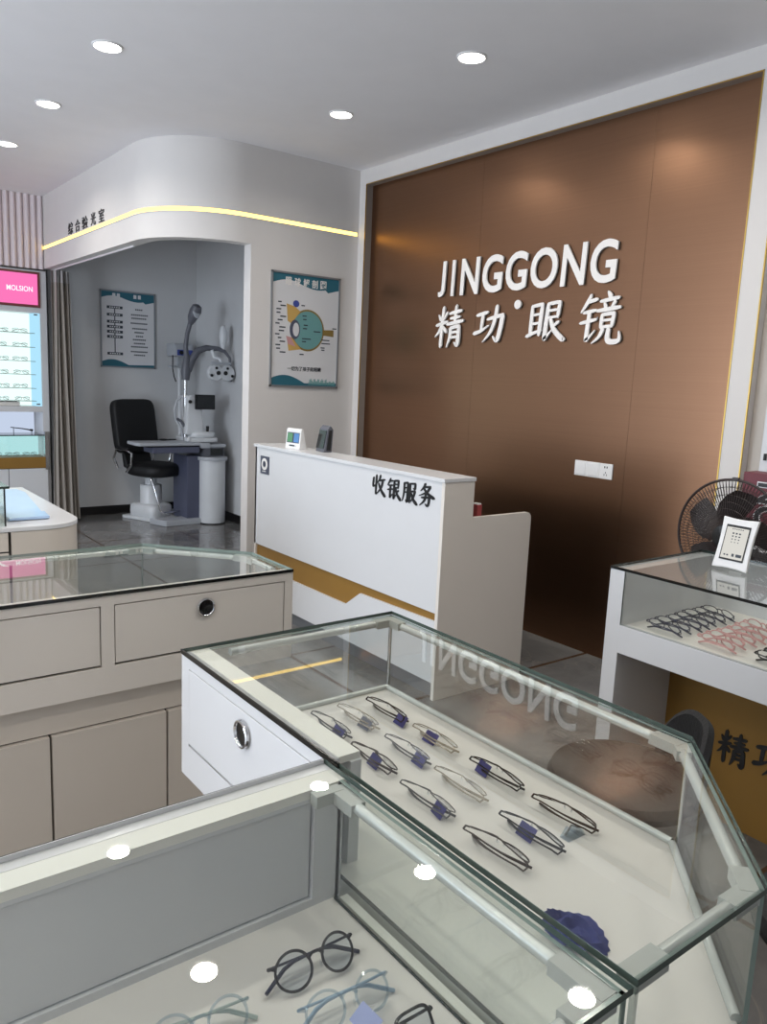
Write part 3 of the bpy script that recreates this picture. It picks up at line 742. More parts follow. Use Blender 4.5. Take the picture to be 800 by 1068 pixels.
tube_light(mid, (MX1 - 0.022, ch1[1] + 0.05, zt_), (MX1 - 0.022, MY1 - 0.06, zt_))
tube_light(mid, (MX1 - 0.06, MY1 - 0.022, zt_), (MX0 + 0.10, MY1 - 0.022, zt_))
dv = Vector((ch2[0] - ch1[0], ch2[1] - ch1[1])).normalized(); nv = Vector((dv.y, -dv.x))
if nv.x > 0: nv = -nv
a = Vector(ch1) + dv * 0.03 + nv * 0.020; c = Vector(ch2) - dv * 0.04 + nv * 0.020
tube_light(mid, (a.x, a.y, zt_), (c.x, c.y, zt_))
tube_light(mid, (ch2[0] - 0.05, MY0 + 0.020, zt_), (MX0 + 0.07, MY0 + 0.020, zt_))
def bracket(parent, pts, w=0.012, z=None):
    z = (zt_ if z is None else z) - 0.0006 * (len([o for o in COL.objects if o.name.startswith('corner_bracket')]) % 4)
    b = MB()
    for p, q in zip(pts, pts[1:]):
        p, q = Vector(p), Vector(q); d = (q - p).normalized(); n = Vector((-d.y, d.x)) * w
        b.prism([p - n, q - n, q + n, p + n], z - 0.009, z + 0.009)
    b.build('corner_bracket', M['bracket'], parent)
bracket(mid, [(MX1 - 0.022, MY1 - 0.07), (MX1 - 0.022, MY1 - 0.012)]); bracket(mid, [(MX1 - 0.012, MY1 - 0.022), (MX1 - 0.07, MY1 - 0.022)])
bracket(mid, [(MX1 - 0.022, ch1[1] + 0.06), (MX1 - 0.022, ch1[1] + 0.006)]); a2 = Vector(ch1) + nv * 0.020; c2 = a2 + dv * 0.04
bracket(mid, [tuple(a2), tuple(c2)])
a2 = Vector(ch2) + nv * 0.020; bracket(mid, [tuple(a2 - dv * 0.05), tuple(a2)]); bracket(mid, [(ch2[0] - 0.002, MY0 + 0.020), (ch2[0] - 0.055, MY0 + 0.020)])
bracket(mid, [(MX0 + 0.012, MY0 + 0.020), (MX0 + 0.07, MY0 + 0.020)])
# white rails round the shelf, thin silver posts at the pane corners
b = MB()
for p, q in (((MX1 - 0.018, ch1[1] + 0.006), (MX1 - 0.018, MY1 - 0.016)), ((MX1 - 0.018, MY1 - 0.016), (MX0 + W, MY1 - 0.016)), ((MX1 - 0.022, ch1[1] + 0.002), (ch2[0], ch2[1] + 0.018))):
    b.tube([(p[0], p[1], ZS + 0.004), (q[0], q[1], ZS + 0.004)], 0.007, 10)
b.build('shelf_rail', M['alu'], mid, smooth=True)
b = MB()
for p in ((MX1 - 0.010, MY1 - 0.010), (MX1 - 0.009, ch1[1])): b.tube([(p[0], p[1], ZB), (p[0], p[1], ZT - TG)], 0.003, 8)
b.build('corner_post', M['silver'], mid)
MB().prism([(MX0 + 0.05, MY0 + 0.22), (MX1 - 0.16, MY0 + 0.22), (MX1 - 0.16, MY1 - 0.10), (MX0 + 0.05, MY1 - 0.10)], 0, ZB).build('base_cabinet', M['lacq3'], mid)

# --- left case
LX0, LX1, LY0, LY1 = -0.62, 1.194, 1.976, 2.515
lc = thing('display_case', 'long glass topped showcase with round ring handles on its greige drawers', 'display case', (0.4, 2.2, 0))
lp = [(LX0, LY0), (LX1, LY0), (LX1, 2.235), (0.93, LY1), (LX0, LY1)]
glass_plate('glass_top', lp, ZT - TG, ZT, lc, M['glassedgelight'])
MB().box(LX0, LX1, LY0 - 0.003, LY0 + 0.0005, ZT - 0.0085, ZT + 0.0005).build('edge_band', M['blackedge'], lc)
MB().box(LX0, LX1 - 0.002, LY0 + 0.001, LY0 + 0.045, ZT - TG - 0.012, ZT - TG - 0.0005).build('top_board', M['lacq2'], lc)
glass_pane((LX1 - ins, LY0 + .045), (LX1 - ins, 2.235), ZB, ZT - TG, 0.006, lc)
glass_pane((LX1 - ins, 2.235), (0.93, LY1 - ins), ZB, ZT - TG, 0.006, lc)
glass_pane((0.93, LY1 - ins), (LX0, LY1 - ins), ZB, ZT - TG, 0.006, lc)
MB().prism([(LX0, LY0 + 0.03), (LX1 - .01, LY0 + 0.03), (LX1 - .01, 2.23), (0.928, LY1 - .012), (LX0, LY1 - .012)], ZB, ZS).build('shelf', M['shelf'], lc)
dw = [(-0.515, 0.037), (0.073, 0.622), (0.656, 1.167)]
b = MB(); b.box(LX0, LX1, LY0, LY0 + 0.02, ZB, 0.680); b.box(LX0, LX1, LY0, LY0 + 0.02, 0.846, ZT - TG)
edges = [LX0] + [e for d_ in dw for e in d_] + [LX1]
for a, c in zip(edges[0::2], edges[1::2]): b.box(a, c, LY0, LY0 + 0.02, 0.680, 0.846)
b.box(LX1 - 0.02, LX1, LY0 + 0.02, LY0 + 0.05, ZB, ZT - TG - .012)
b.box(LX0, LX1 - .01, LY0 + 0.036, LY0 + 0.045, ZS, ZT - TG - .012)
b.build('carcass', M['lacq2'], lc)
MB().box(LX0 + .02, LX1 - .02, LY0 + 0.012, LY0 + 0.03, 0.676, 0.850).build('drawer_recess', M['gap'], lc)
for a, c in dw:
    dr = MB().box(a + 0.003, c - 0.003, LY0 + 0.001, LY0 + 0.016, 0.686, 0.843).build('drawer', M['lacq2'], lc, bevel=0.0015)
    ring_handle(dr, ((a + c) / 2, LY0 + 0.001, 0.803), (0, -1, 0))
zt2 = ZT - TG - 0.010
tube_light(lc, (LX1 - 0.022, LY0 + 0.08, zt2), (LX1 - 0.022, 2.19, zt2))
dv = Vector((0.93 - LX1, LY1 - 2.235)).normalized(); nv = Vector((-dv.y, dv.x)); nv = nv if nv.x < 0 else -nv
a = Vector((LX1, 2.235)) + dv * 0.05 + nv * 0.02; c = Vector((0.93, LY1)) - dv * 0.05 + nv * 0.02
tube_light(lc, (a.x, a.y, zt2), (c.x, c.y, zt2)); tube_light(lc, (0.88, LY1 - 0.022, zt2), (LX0 + .02, LY1 - 0.022, zt2))
bracket(lc, [(LX1 - 0.02, 2.18), (LX1 - 0.02, 2.232)]); bracket(lc, [tuple(Vector((LX1, 2.235)) + nv * .02), tuple(Vector((LX1, 2.235)) + dv * .055 + nv * .02)])
bracket(lc, [tuple(Vector((0.93, LY1)) - dv * .055 + nv * .02), tuple(Vector((0.93, LY1)) + nv * .02)]); bracket(lc, [(0.93, LY1 - 0.02), (0.875, LY1 - 0.02)])
MB().box(LX0 + .02, 0.96, LY0 + 0.030, LY1 - 0.10, 0.0, ZB).build('base_cabinet', M['lacq3'], lc)
MB().box(LX0 + .02, 0.962, LY0 + 0.026, LY0 + 0.031, 0.07, 0.545).build('door_recess', M['gap'], lc)
MB().box(LX0 + .02, 0.964, LY0 + 0.020, LY0 + 0.031, 0.545 - 0.026, ZB).build('rail', M['lacq3'], lc)
for a, c in ((-0.436, -0.131), (-0.127, 0.1815), (0.1855, 0.4905), (0.4965, 0.800), (0.806, 0.962)):
    MB().box(a, c, LY0 + 0.008, LY0 + 0.028, 0.075, 0.515).build('door', M['lacq3'], lc, bevel=0.001)

# --- near case
NX0, NX1, NY0, NY1 = -0.75, 0.622, 0.374, 0.926
nc = thing('display_case', 'closest glass showcase with white top rail, round black eyeglasses lying inside', 'display case', (0.0, 0.65, 0))
glass_plate('glass_top', [(NX0, NY0), (NX1, NY0), (NX1, NY1), (NX0, NY1)], ZT - TG, ZT, nc, M['glassedgemid'])
MB().box(NX0, NX1 - 0.001, NY1 - 0.0016, NY1 - 0.0006, ZT - TG + 0.0005, ZT - 0.0005).build('edge_liner', M['lacq'], nc)
MB().box(NX0, NX1 + 0.004, NY1 - 0.056, NY1 - .0005, ZT - TG - 0.014, ZT - TG - 0.0005).build('top_board', M['board'], nc)
MB().box(NX1 - 0.0035, MX0 - 0.0005, NY0 + 0.02, NY1 - 0.06, ZS - 0.012, ZS - 0.001).build('gap_brightener_strip', M['board'], nc)  # pale filler added to brighten the dark gap between the two cases
MB().box(NX0, NX1, NY1 - .0005, NY1 + 0.002, ZT - 0.0085, ZT - 0.0035).build('edge_band', M['plinth'], nc)
glass_pane((NX1 - ins, NY0 + ins), (NX1 - ins, NY1 - .056), ZB, ZT - TG, 0.006, nc)
glass_pane((NX0, NY0 + ins), (NX1 - ins, NY0 + ins), ZB, ZT - TG, 0.006, nc)
MB().box(NX0, NX1 - 0.0105, NY0 + 0.012, NY1 - 0.03, ZB, ZS).build('shelf', M['shelf'], nc)
b = MB(); b.box(NX0, NX1, NY1 - 0.02, NY1, ZB, 0.680); b.box(NX0, NX1, NY1 - 0.02, NY1, 0.846, ZT - TG); b.box(0.572, NX1, NY1 - 0.056, NY1, ZS, ZT - TG - 0.014)
b.box(NX0, 0.572, NY1 - 0.056, NY1 - 0.044, ZS, ZS + 0.012); b.box(NX0, 0.572, NY1 - 0.056, NY1 - 0.044, 0.852, ZT - TG - .014)
b.box(-0.06, -0.03, NY1 - 0.056, NY1, 0.68, 0.852)
b.build('carcass', M['lacq'], nc)
for a, c in ((-0.027, 0.569), (-0.66, -0.063)):
    dr = MB().box(a, c, NY1 - 0.050, NY1 + 0.001, 0.699, 0.848).build('drawer', M['lacq'], nc, bevel=0.0015)
    ring_handle(dr, ((a + c) / 2, NY1 + 0.001, 0.803), (0, 1, 0))
tube_light(nc, (NX1 - 0.020, NY1 - 0.12, zt2), (NX1 - 0.020, NY0 + 0.08, zt2)); tube_light(nc, (NX1 - 0.08, NY0 + 0.020, zt2), (NX0, NY0 + 0.020, zt2))
bracket(nc, [(NX1 - 0.020, NY1 - 0.062), (NX1 - 0.020, NY1 - 0.12)]); bracket(nc, [(NX1 - 0.020, NY0 + 0.08), (NX1 - 0.020, NY0 + 0.012)]); bracket(nc, [(NX1 - 0.012, NY0 + 0.020), (NX1 - 0.075, NY0 + 0.020)])
bracket(nc, [(NX1 - 0.060, NY1 - 0.067), (NX1 - 0.015, NY1 - 0.067)], 0.009)
b = MB(); b.tube([(NX1 - 0.0125, NY1 - 0.06, ZS + 0.0015), (NX1 - 0.0125, NY0 + 0.018, ZS + 0.0015)], 0.0020, 8); b.build('seal_strip', M['glassedge'], nc, smooth=True)
MB().tube([(MX0 + 0.0125, 0.92, ZS + 0.002), (MX0 + 0.0125, MY0 + 0.02, ZS + 0.002)], 0.0028, 8).build('seal_strip', M['glassedge'], mid, smooth=True)
MB().box(NX0, NX1 - 0.12, NY0 + 0.10, NY1 - 0.03, 0, ZB).build('base_cabinet', M['lacq3'], nc)

# --- case by the brown wall
CX0, CX1, CY0, CY1 = 2.156, 2.703, 0.35, 1.543
rc = thing('display_case', 'white legged showcase with ochre back panel in front of the fan', 'display case', (2.43, 0.95, 0))
glass_plate('glass_top', [(CX0, CY0), (CX1, CY0), (CX1, CY1), (CX0, CY1)], ZT - TG, ZT, rc, M['glassedge'])
MB().box(CX0 - 0.002, CX0 + .0005, CY0, CY1, ZT - 0.0085, ZT + 0.0005).build('edge_band', M['blackedge'], rc)
for (y0, y1) in ((CY1 - 0.056, CY1), (CY0, CY0 + 0.056)):
    MB().box(CX0, CX1, y0, y1, 0, ZT - TG - .0005).build('end_panel', M['lacq'], rc, bevel=0.002)
MB().box(CX0, CX1 - 0.02, CY0 + .056, CY1 - 0.056, 0.594, ZS).build('shelf', M['shelf'], rc)
MB().box(CX0 - 0.001, CX0 + 0.02, CY0 + .056, CY1 - 0.056, 0.594, 0.690).build('front_rail', M['lacq'], rc, bevel=0.0015)
glass_pane((CX0 + 0.006, CY0 + .056), (CX0 + 0.006, CY1 - 0.056), 0.690, ZT - TG, 0.006, rc)
MB().box(CX1 - 0.02, CX1, 1.20, CY1 - 0.056, 0.594, ZT - TG - .0005).build('rear_door', M['lacq'], rc)
MB().box(CX1 - 0.02, CX1, CY0 + .056, 0.80, 0.594, ZT - TG - .0005).build('rear_door', M['lacq'], rc)
MB().box(CX1 - 0.012, CX1 - .004, 0.80, 1.20, 0.594, ZT - TG - .0005).build('rear_door', M['blackglossy'], rc)
gp = MB().box(2.487, 2.515, CY0 + .056, CY1 - 0.056, 0.0, 0.594).build('back_panel', M['goldpanel'], rc)
for ch, y0, z0 in (('精', 1.282, 0.215), ('功', 1.155, 0.228), ('眼', 1.03, 0.215), ('镜', 0.90, 0.215)):
    b = MB(); brush(b, ch, (2.487, y0, z0), U, V, N, 0.105, 0.118, 0.004, 0.02, 1.15); b.build('character', M['blacktext'], gp)

# ------------------------------------------------------------------ eyeglasses
def spectacles(label, group, frame, lens, shape='oval', w=0.136, h=0.040, rim=0.0016, tem=0.0015, tag=None, tagpos=0.0, temple=None):
    """front towards -y, standing on its rims at z=0, temples folded behind"""
    t = thing('eyeglasses', label, 'eyeglasses', (0, 0, 0), 0, group)
    lw = {'oval': 0.052, 'round': 0.048, 'rect': 0.054, 'slim': 0.054}[shape]; br = 0.017
    cx = (lw + br) / 2; n = 28; ex = {'oval': 2.5, 'round': 2.0, 'rect': 3.6, 'slim': 3.0}[shape]
    zc = h / 2 + rim
    def wrap(x): return 0.010 * (abs(x) / 0.068) ** 2
    def rimpt(sx, k):
        a = 2 * PI * k / n; c, s = math.cos(a), math.sin(a)
        x = cx + lw / 2 * math.copysign(abs(c) ** (2 / ex), c); z = zc + h / 2 * math.copysign(abs(s) ** (2 / ex), s)
        if shape in ('oval', 'slim') and z < zc: x = cx + (x - cx) * (1 - 0.10 * ((zc - z) / (h / 2)))
        x *= sx; return (x, wrap(x), z)
    b = MB()
    for sx in (1, -1): b.tube([rimpt(sx, k) for k in range(n)], rim, 6, True)
    q = br / 2 + 0.001
    b.tube([(-q - .002, wrap(q), zc + h * .14), (-q * .45, -0.001, zc + h * .26), (q * .45, -0.001, zc + h * .26), (q + .002, wrap(q), zc + h * .14)], rim * 1.1, 6)
    for sx in (1, -1):
        b.tube([(sx * (cx + lw / 2 - .001), wrap(cx + lw / 2), zc + h * .22), (sx * (w / 2 - .002), wrap(w / 2) - .001, zc + h * .26), (sx * w / 2, wrap(w / 2) + 0.006, zc + h * .26)], rim * 1.35, 6)
        b.tube([(sx * (q - .001), wrap(q), zc - h * .06), (sx * (q - .002), 0.005, zc - h * .10)], 0.0006, 5)
    b.build('rims', frame, t, local=True, smooth=True)
    b = MB()
    for sx in (1, -1): b.ell((sx * (q - .0025), 0.006, zc - h * .12), 0.0016, 0.0022, 0.0048, 10, 6)
    b.build('nose_pad', M['lens'], t, local=True, smooth=True)
    for sx in (1, -1):
        b = MB(); pts = [rimpt(sx, k) for k in range(n)]
        b.face([(p[0], p[1] + 0.0003, p[2]) for p in pts]); b.build('lens', lens, t, local=True, fixn=False)
    for j, sx in enumerate((1, -1)):
        d = 0.014 + 0.006 * j; L = 0.128
        P = [(sx * w / 2, wrap(w / 2) + 0.005, zc + h * .26), (sx * (w / 2 - .004), d + 0.002, zc + h * .25)]
        for k in range(1, 9):
            u = k / 8; P.append((sx * (w / 2 - .004 - u * L), d + 0.003 * math.sin(u * PI), zc + h * .25 - 0.004 * u - (0.020 * max(0, u - .7) / .3 if u > .7 else 0)))
        rs = [tem] * 5 + [tem * 1.1, tem * 1.3, tem * 1.6, tem * 1.7, tem * 1.5]
        MB().tube(P, rs, 6).build('temple', temple or frame, t, local=True, smooth=True)
    return t
def place(t, x, y, z, rz, tilt=0.0):
    """rest the lowest point of the folded pair on height z"""
    R = Matrix.Rotation(rz, 3, 'Z') @ Matrix.Rotation(tilt, 3, 'X')
    t.rotation_euler = R.to_euler()
    low = min((R @ v.co).z for c in kids(t) for v in c.data.vertices)
    t.location = (x, y, z - low + 0.0004)
def add_tag(t, mat, x, y, z, lean=0.35):
    """card hanging on the pair: given in world terms, stored as a part"""
    R = t.rotation_euler.to_matrix().to_4x4(); R.translation = t.location
    hw = 0.019; b = MB(); a = random.uniform(-0.15, 0.6)
    du = Vector((math.sin(a) * 0.4, math.cos(a), 0)); dv = Vector((math.sin(lean), 0, math.cos(lean)))
    c = Vector((x, y, z)); P = [c - du * hw, c + du * hw, c + du * hw + dv * 0.025, c - du * hw + dv * 0.025]
    n = Vector((-0.0006, 0, 0))
    b.face(P); b.face([p - n for p in P][::-1])
    b.xf(R.inverted()); p = b.build('price_tag', mat, t, local=True, fixn=False)
    b = MB(); b.tube([c + dv * 0.024, c + dv * 0.028 + Vector((0.006, 0.002, 0.002)), c + Vector((0.016, 0.003, 0.022))], 0.0005, 4); b.xf(R.inverted()); b.build('tag_string', M['whiteplastic'], p, local=True)

gm = 'folded eyeglasses in the middle showcase'
mids = [  # x, y, frame, lens, shape, tag, label
 (0.920, 1.337, 'framegrey', 'navy', 'oval', -0.03, 'grey metal eyeglasses with navy tag next to the white board by the end pane'),
 (0.995, 1.340, 'framechampagne', 'slate', 'oval', -0.03, 'pale thin eyeglasses with slate tag, middle of the row by the end pane'),
 (1.073, 1.336, 'frameblack', 'navy', 'oval', -0.055, 'black eyeglasses with dark tag in the far glass corner of the middle showcase'),
 (0.908, 1.163, 'framebrown', 'navy', 'rect', -0.005, 'brown eyeglasses with flat navy tag in front, second row of the middle showcase'),
 (0.989, 1.155, 'framegrey', 'navy', 'oval', -0.04, 'grey eyeglasses with navy tag, centre of the second row in the middle showcase'),
 (1.073, 1.163, 'framechampagne', 'navy', 'oval', 0.015, 'champagne eyeglasses with navy tag by the far pane, second row of the middle showcase'),
 (0.898, 0.986, 'framegrey', 'navy', 'rect', -0.035, 'gunmetal eyeglasses with navy tag, third row closest to the glass edge'),
 (0.987, 0.991, 'framechampagne', None, 'oval', 0, 'pale champagne eyeglasses without tag, third row of the middle showcase'),
 (1.073, 0.982, 'frameblack', 'navy', 'rect', 0.035, 'black eyeglasses with navy tag by the far pane, third row of the middle showcase'),
 (0.896, 0.807, 'framebrown', None, 'oval', 0, 'dark brown eyeglasses without tag, last row closest to the glass edge'),
 (0.978, 0.805, 'frameblack', 'navy', 'slim', 0.01, 'black eyeglasses with navy tag in the middle of the last row'),
 (1.075, 0.814, 'framebrown', None, 'oval', 0, 'dark brown eyeglasses beside a clear clip, last row by the far pane'),
]
for (x, y, fm, tg, shp, tp, lab) in mids:
    g = spectacles(lab, gm, M[fm], M['lens'], shp, 0.138, 0.036 if fm != 'frameblack' else 0.034, 0.0010 if fm in ('framegrey', 'framechampagne') else 0.0014, 0.0016)
    place(g, x + 0.018, y, ZS, PI / 2 + random.uniform(-.03, .06), math.radians(-58))
    if tg: add_tag(g, M[tg], x - 0.016, y + tp, ZS + 0.003, 0.7)
# clear clip, lens cloth
t = thing('display_clip', 'small clear plastic clip on the cream shelf of the middle showcase', 'clip', (1.045, 0.775, ZS))
b = MB(); b.prism([(-0.022, 0), (0.022, 0), (0.014, 0.012), (0.004, 0.004), (-0.006, 0.016), (-0.016, 0.006)], -0.010, 0.010, 'y'); b.build('clip_body', M['frameclear'], t, local=True)
b = MB(); b.tube([(-0.02, 0, 0.008), (0, 0.004, 0.018), (0.02, 0, 0.008)], 0.0018, 6); b.build('spring_wire', M['silver'], t, local=True)
b = MB(); n = 40; rings = []
for j in range(7):
    rr = 0.047 * j / 6; ring = []
    for k in range(n):
        a = 2 * PI * k / n; q = rr * (1 + (0.07 if k % 2 else -0.01) * (j == 6) + 0.05 * math.sin(2.6 * a + 1))
        z = 0.001 + 0.009 * (0.5 + 0.5 * math.sin(3 * a + 1.4 * j)) * (j / 6) ** 0.5 + 0.010 * (0.5 + 0.5 * math.sin(2 * j + a))
        ring.append(b.bm.verts.new((0.80 + 0.045 + q * math.cos(a) * 0.8, 0.607 + q * math.sin(a), ZS + z)))
    rings.append(ring)
for A, B in zip(rings[1:], rings[2:]):
    for k in range(n): b.bm.faces.new((A[k], A[(k + 1) % n], B[(k + 1) % n], B[k]))
b.bm.faces.new(rings[1])
o = b.build('lens_cloth', M['navycloth'], smooth=True, fixn=True); put(o, 'crumpled navy blue lens cloth with pinked edge near the corner of the middle showcase', 'cloth')

# near case glasses
g = spectacles('round black eyeglasses lying in the closest showcase', 'eyeglasses in the closest showcase', M['frameblack'], M['lensgrey'], 'round', 0.122, 0.045, 0.0019, 0.0017, temple=M['framenavy'])
place(g, 0.502, 0.733, ZS, math.radians(-2), math.radians(-38))
g = spectacles('clear pale blue eyeglasses with a lavender tag below the round black pair', 'eyeglasses in the closest showcase', M['frameclear'], M['lens'], 'round', 0.123, 0.043, 0.0018, 0.0017, None, 0, M['frameblue'])
place(g, 0.499, 0.655, ZS, math.radians(-4), math.radians(-38))
add_tag(g, M['lavender'], 0.492, 0.640, ZS + 0.012, 0.9)
g = spectacles('clear grey eyeglasses at the bottom edge, beside the mirrored lamp spot', 'eyeglasses in the closest showcase', M['frameclear'], M['lens'], 'round', 0.123, 0.043, 0.0018, 0.0017, None, 0, M['framemint'])
place(g, 0.335, 0.720, ZS, math.radians(-8), math.radians(-38))
g = spectacles('black eyeglasses mostly cut off by the bottom edge of the photo', 'eyeglasses in the closest showcase', M['frameblack'], M['lensgrey'], 'rect', 0.136, 0.038, 0.0021, 0.002)
place(g, 0.503, 0.580, ZS, math.radians(-3), math.radians(-38))
g = spectacles('silver eyeglasses of the closest showcase hidden past the bottom edge', 'eyeglasses in the closest showcase', M['framegrey'], M['lens'], 'oval', 0.134, 0.038, 0.0014, 0.0015)
place(g, 0.335, 0.640, ZS, math.radians(-3), math.radians(-38))

# right case glasses
ordn = ['first', 'second', 'third', 'fourth', 'fifth', 'sixth', 'seventh']
g0 = spectacles('x', 'dark eyeglasses row in the showcase by the fan', M['framenavy'], M['lens'], 'oval', 0.132, 0.036, 0.0016, 0.0017)
for i in range(7):
    g = g0 if i == 0 else copy_tree(g0)
    g['label'] = 'dark metal eyeglasses, %s from the aisle in the dark row near the white leg' % ordn[i]
    place(g, 2.240 + i * 0.053, 1.362 + 0.004 * math.sin(i * 2), ZS, PI / 2 + math.radians(-6 + 3 * math.sin(i)), math.radians(-35))
p0 = spectacles('x', 'rose eyeglasses row in the showcase by the fan', M['framepink'], M['lens'], 'round', 0.132, 0.040, 0.0021, 0.0018)
for i in range(6):
    g = p0 if i == 0 else copy_tree(p0)
    g['label'] = 'rose pink eyeglasses, %s from the aisle in the pink row' % ordn[i]
    place(g, 2.250 + i * 0.056, 1.185 + 0.004 * math.sin(i * 1.7), ZS, PI / 2 + math.radians(-8 + 4 * math.sin(i)), math.radians(-35))
k0 = spectacles('x', 'black eyeglasses row in the showcase by the fan', M['frameblack'], M['lens'], 'rect', 0.134, 0.038, 0.0023, 0.002)
for i in range(4):
    g = k0 if i == 0 else copy_tree(k0)
    g['label'] = 'black eyeglasses at the photo edge, %s from the aisle in the black row' % ordn[i]
    place(g, 2.250 + i * 0.056, 1.000, ZS, PI / 2 + math.radians(-5), math.radians(-35))
t = thing('price_card', 'yellow green card standing behind the pink eyeglasses', 'card', (2.61, 1.115, ZS + 0.0006), math.radians(-20))
MB().box(-0.03, 0.03, -0.045, 0.045, 0, 0.014).build('foot', M['lcdgreen'], t, local=True, bevel=0.002); MB().prism([(-0.008, 0.014), (0.006, 0.014), (0.016, 0.05), (0.010, 0.05)], -0.04, 0.04, 'y').build('card', M['ygreen'], t, local=True)

# tablet frame on the right case
t = thing('tablet_stand', 'white framed tablet with lit screen standing on showcase glass before the fan', 'tablet', (2.478, 1.313, ZT), 0)
t.rotation_euler = (Matrix.Rotation(math.radians(-1), 3, 'Z') @ Matrix.Rotation(math.radians(15), 3, 'Y')).to_euler()
hw, hh = 0.062, 0.176; out = []
def edge_curve(p, q, bow, n=8):
    p, q = Vector(p), Vector(q); d = q - p; nn = Vector((-d.y, d.x)).normalized()
    return [p + d * (k / n) + nn * bow * math.sin(PI * k / n) for k in range(n)]
cs = [(-hw, 0.0), (hw, 0.0), (hw, hh), (-hw, hh)]
for i in range(4): out += [tuple(v) for v in edge_curve(cs[i], cs[(i + 1) % 4], 0.0045)]
b = MB(); b.prism(out, 0.0, 0.013, 'x'); b.build('frame', M['whiteplastic'], t, local=True, bevel=0.004)
MB().box(-0.002, 0.0, -0.042, 0.042, 0.030, 0.150).build('bezel', M['blackmatte'], t, local=True, bevel=0.0005)
sc = MB().box(-0.003, -0.0015, -0.038, 0.038, 0.036, 0.142).build('screen', M['tablet'], t, local=True)
b = MB()
for r_ in range(4):
    for c_ in range(3):
        s_ = 0.0032 - 0.0005 * r_; yy = 0.012 - c_ * 0.0115; zz = 0.122 - r_ * 0.010
        b.box(-0.0036, -0.003, yy - s_, yy + s_, zz - s_ * .8, zz + s_ * .8)
b.box(-0.0036, -0.003, -0.034, -0.014, 0.044, 0.054); b.box(-0.0036, -0.003, -0.008, 0.000, 0.044, 0.054); b.box(-0.0036, -0.003, 0.012, 0.018, 0.045, 0.050); b.box(-0.0036, -0.003, 0.022, 0.028, 0.045, 0.050)
for k in range(6): b.box(-0.0036, -0.003, -0.020 + k * 0.007, -0.016 + k * 0.007, 0.135, 0.138)
b.build('screen_icons', M['ink'], sc, local=True)
b = MB(); b.prism([(0.012, 0.08), (0.012, 0.10), (0.050, 0.012), (0.044, 0.010)], -0.02, 0.02, 'y'); b.build('prop', M['whiteplastic'], t, local=True)

# ------------------------------------------------------------------ fan
FX, FY, FZ, FR = 2.955, 1.577, 0.905, 0.222
t = thing('pedestal_fan', 'dark pedestal fan with round wire guard behind the showcase', 'fan', (FX, FY, 0))
RM = Matrix.Rotation(-PI / 2, 4, 'Y') @ Matrix.Rotation(0.0, 4, 'X')
MB().lathe([(0.0, 0.0), (0.19, 0.0), (0.19, 0.012), (0.16, 0.03), (0.04, 0.045), (0.0, 0.045)], (FX + 0.10, FY, 0), 36).build('base', M['blackmatte'], t, smooth=True)
MB().tube([(FX + 0.10, FY, 0.03), (FX + 0.10, FY, 0.80)], 0.013, 14).build('pole', M['silver'], t, smooth=True)
MB().lathe([(0.0, -0.15), (0.05, -0.145), (0.07, -0.10), (0.075, -0.05), (0.06, -0.03), (0.0, -0.03)], (FX, FY, FZ), 28, RM).build('motor_housing', M['blackmatte'], t, smooth=True)
MB().tube([(FX + 0.10, FY, 0.78), (FX + 0.095, FY, FZ - 0.04)], 0.022, 12).build('neck', M['blackmatte'], t, smooth=True)
def guard(front):
    b = MB(); s = 1 if front else -1
    def P(r, a):
        bul = 0.048 * (1 - (r / FR) ** 2.6)
        return (FX - s * bul, FY + r * math.cos(a), FZ + r * math.sin(a))
    for r_ in [FR * q for q in (0.26, 0.38, 0.50, 0.62, 0.74, 0.87)]: b.tube([P(r_, 2 * PI * k / 48) for k in range(48)], 0.0010, 4, True)
    for k in range(100):
        a = 2 * PI * k / 100; tw = 0.30
        b.tube([P(FR * (0.2 + 0.8 * j / 6), a + tw * (1 - j / 6) * s) for j in range(7)], 0.0012, 4, caps=False)
    return b.build('front_guard' if front else 'rear_guard', M['mesh'], t)
guard(True); guard(False)
b = MB(); b.tube([(FX, FY + FR * math.cos(2 * PI * k / 64), FZ + FR * math.sin(2 * PI * k / 64)) for k in range(64)], 0.0055, 8, True)
b.box(FX - 0.008, FX + 0.008, FY - 0.012, FY + 0.012, FZ + FR - 0.002, FZ + FR + 0.010); b.build('guard_rim', M['mesh'], t, smooth=True)
MB().lathe([(0.0, 0.052), (0.045, 0.050), (0.048, 0.044), (0.0, 0.044)], (FX, FY, FZ), 24, RM).build('guard_badge', M['blackglossy'], t)
hub = MB().lathe([(0.0, 0.02), (0.03, 0.018), (0.034, -0.02), (0.0, -0.02)], (FX, FY, FZ), 24, RM).build('blade_hub', M['blackmatte'], t, smooth=True)
for k in range(5):
    a0 = 2 * PI * k / 5; b = MB(); rows = []
    for j in range(7):
        r_ = 0.03 + 0.155 * j / 6; wd = 0.22 + 0.34 * math.sin(PI * min(1, 0.25 + j / 8))
        rows.append([(FX + 0.016 * (2 * i / 6 - 1), FY + r_ * math.cos(a0 + wd * (2 * i / 6 - 1) + 0.1 * j), FZ + r_ * math.sin(a0 + wd * (2 * i / 6 - 1) + 0.1 * j)) for i in range(7)])
    for A, B in zip(rows, rows[1:]):
        for i in range(6):
            b.face([A[i], A[i + 1], B[i + 1], B[i]]); b.face([(p[0] + .002, p[1], p[2]) for p in (A[i], B[i], B[i + 1], A[i + 1])])
    b.build('blade', M['fanblade'], hub, smooth=True, fixn=False)

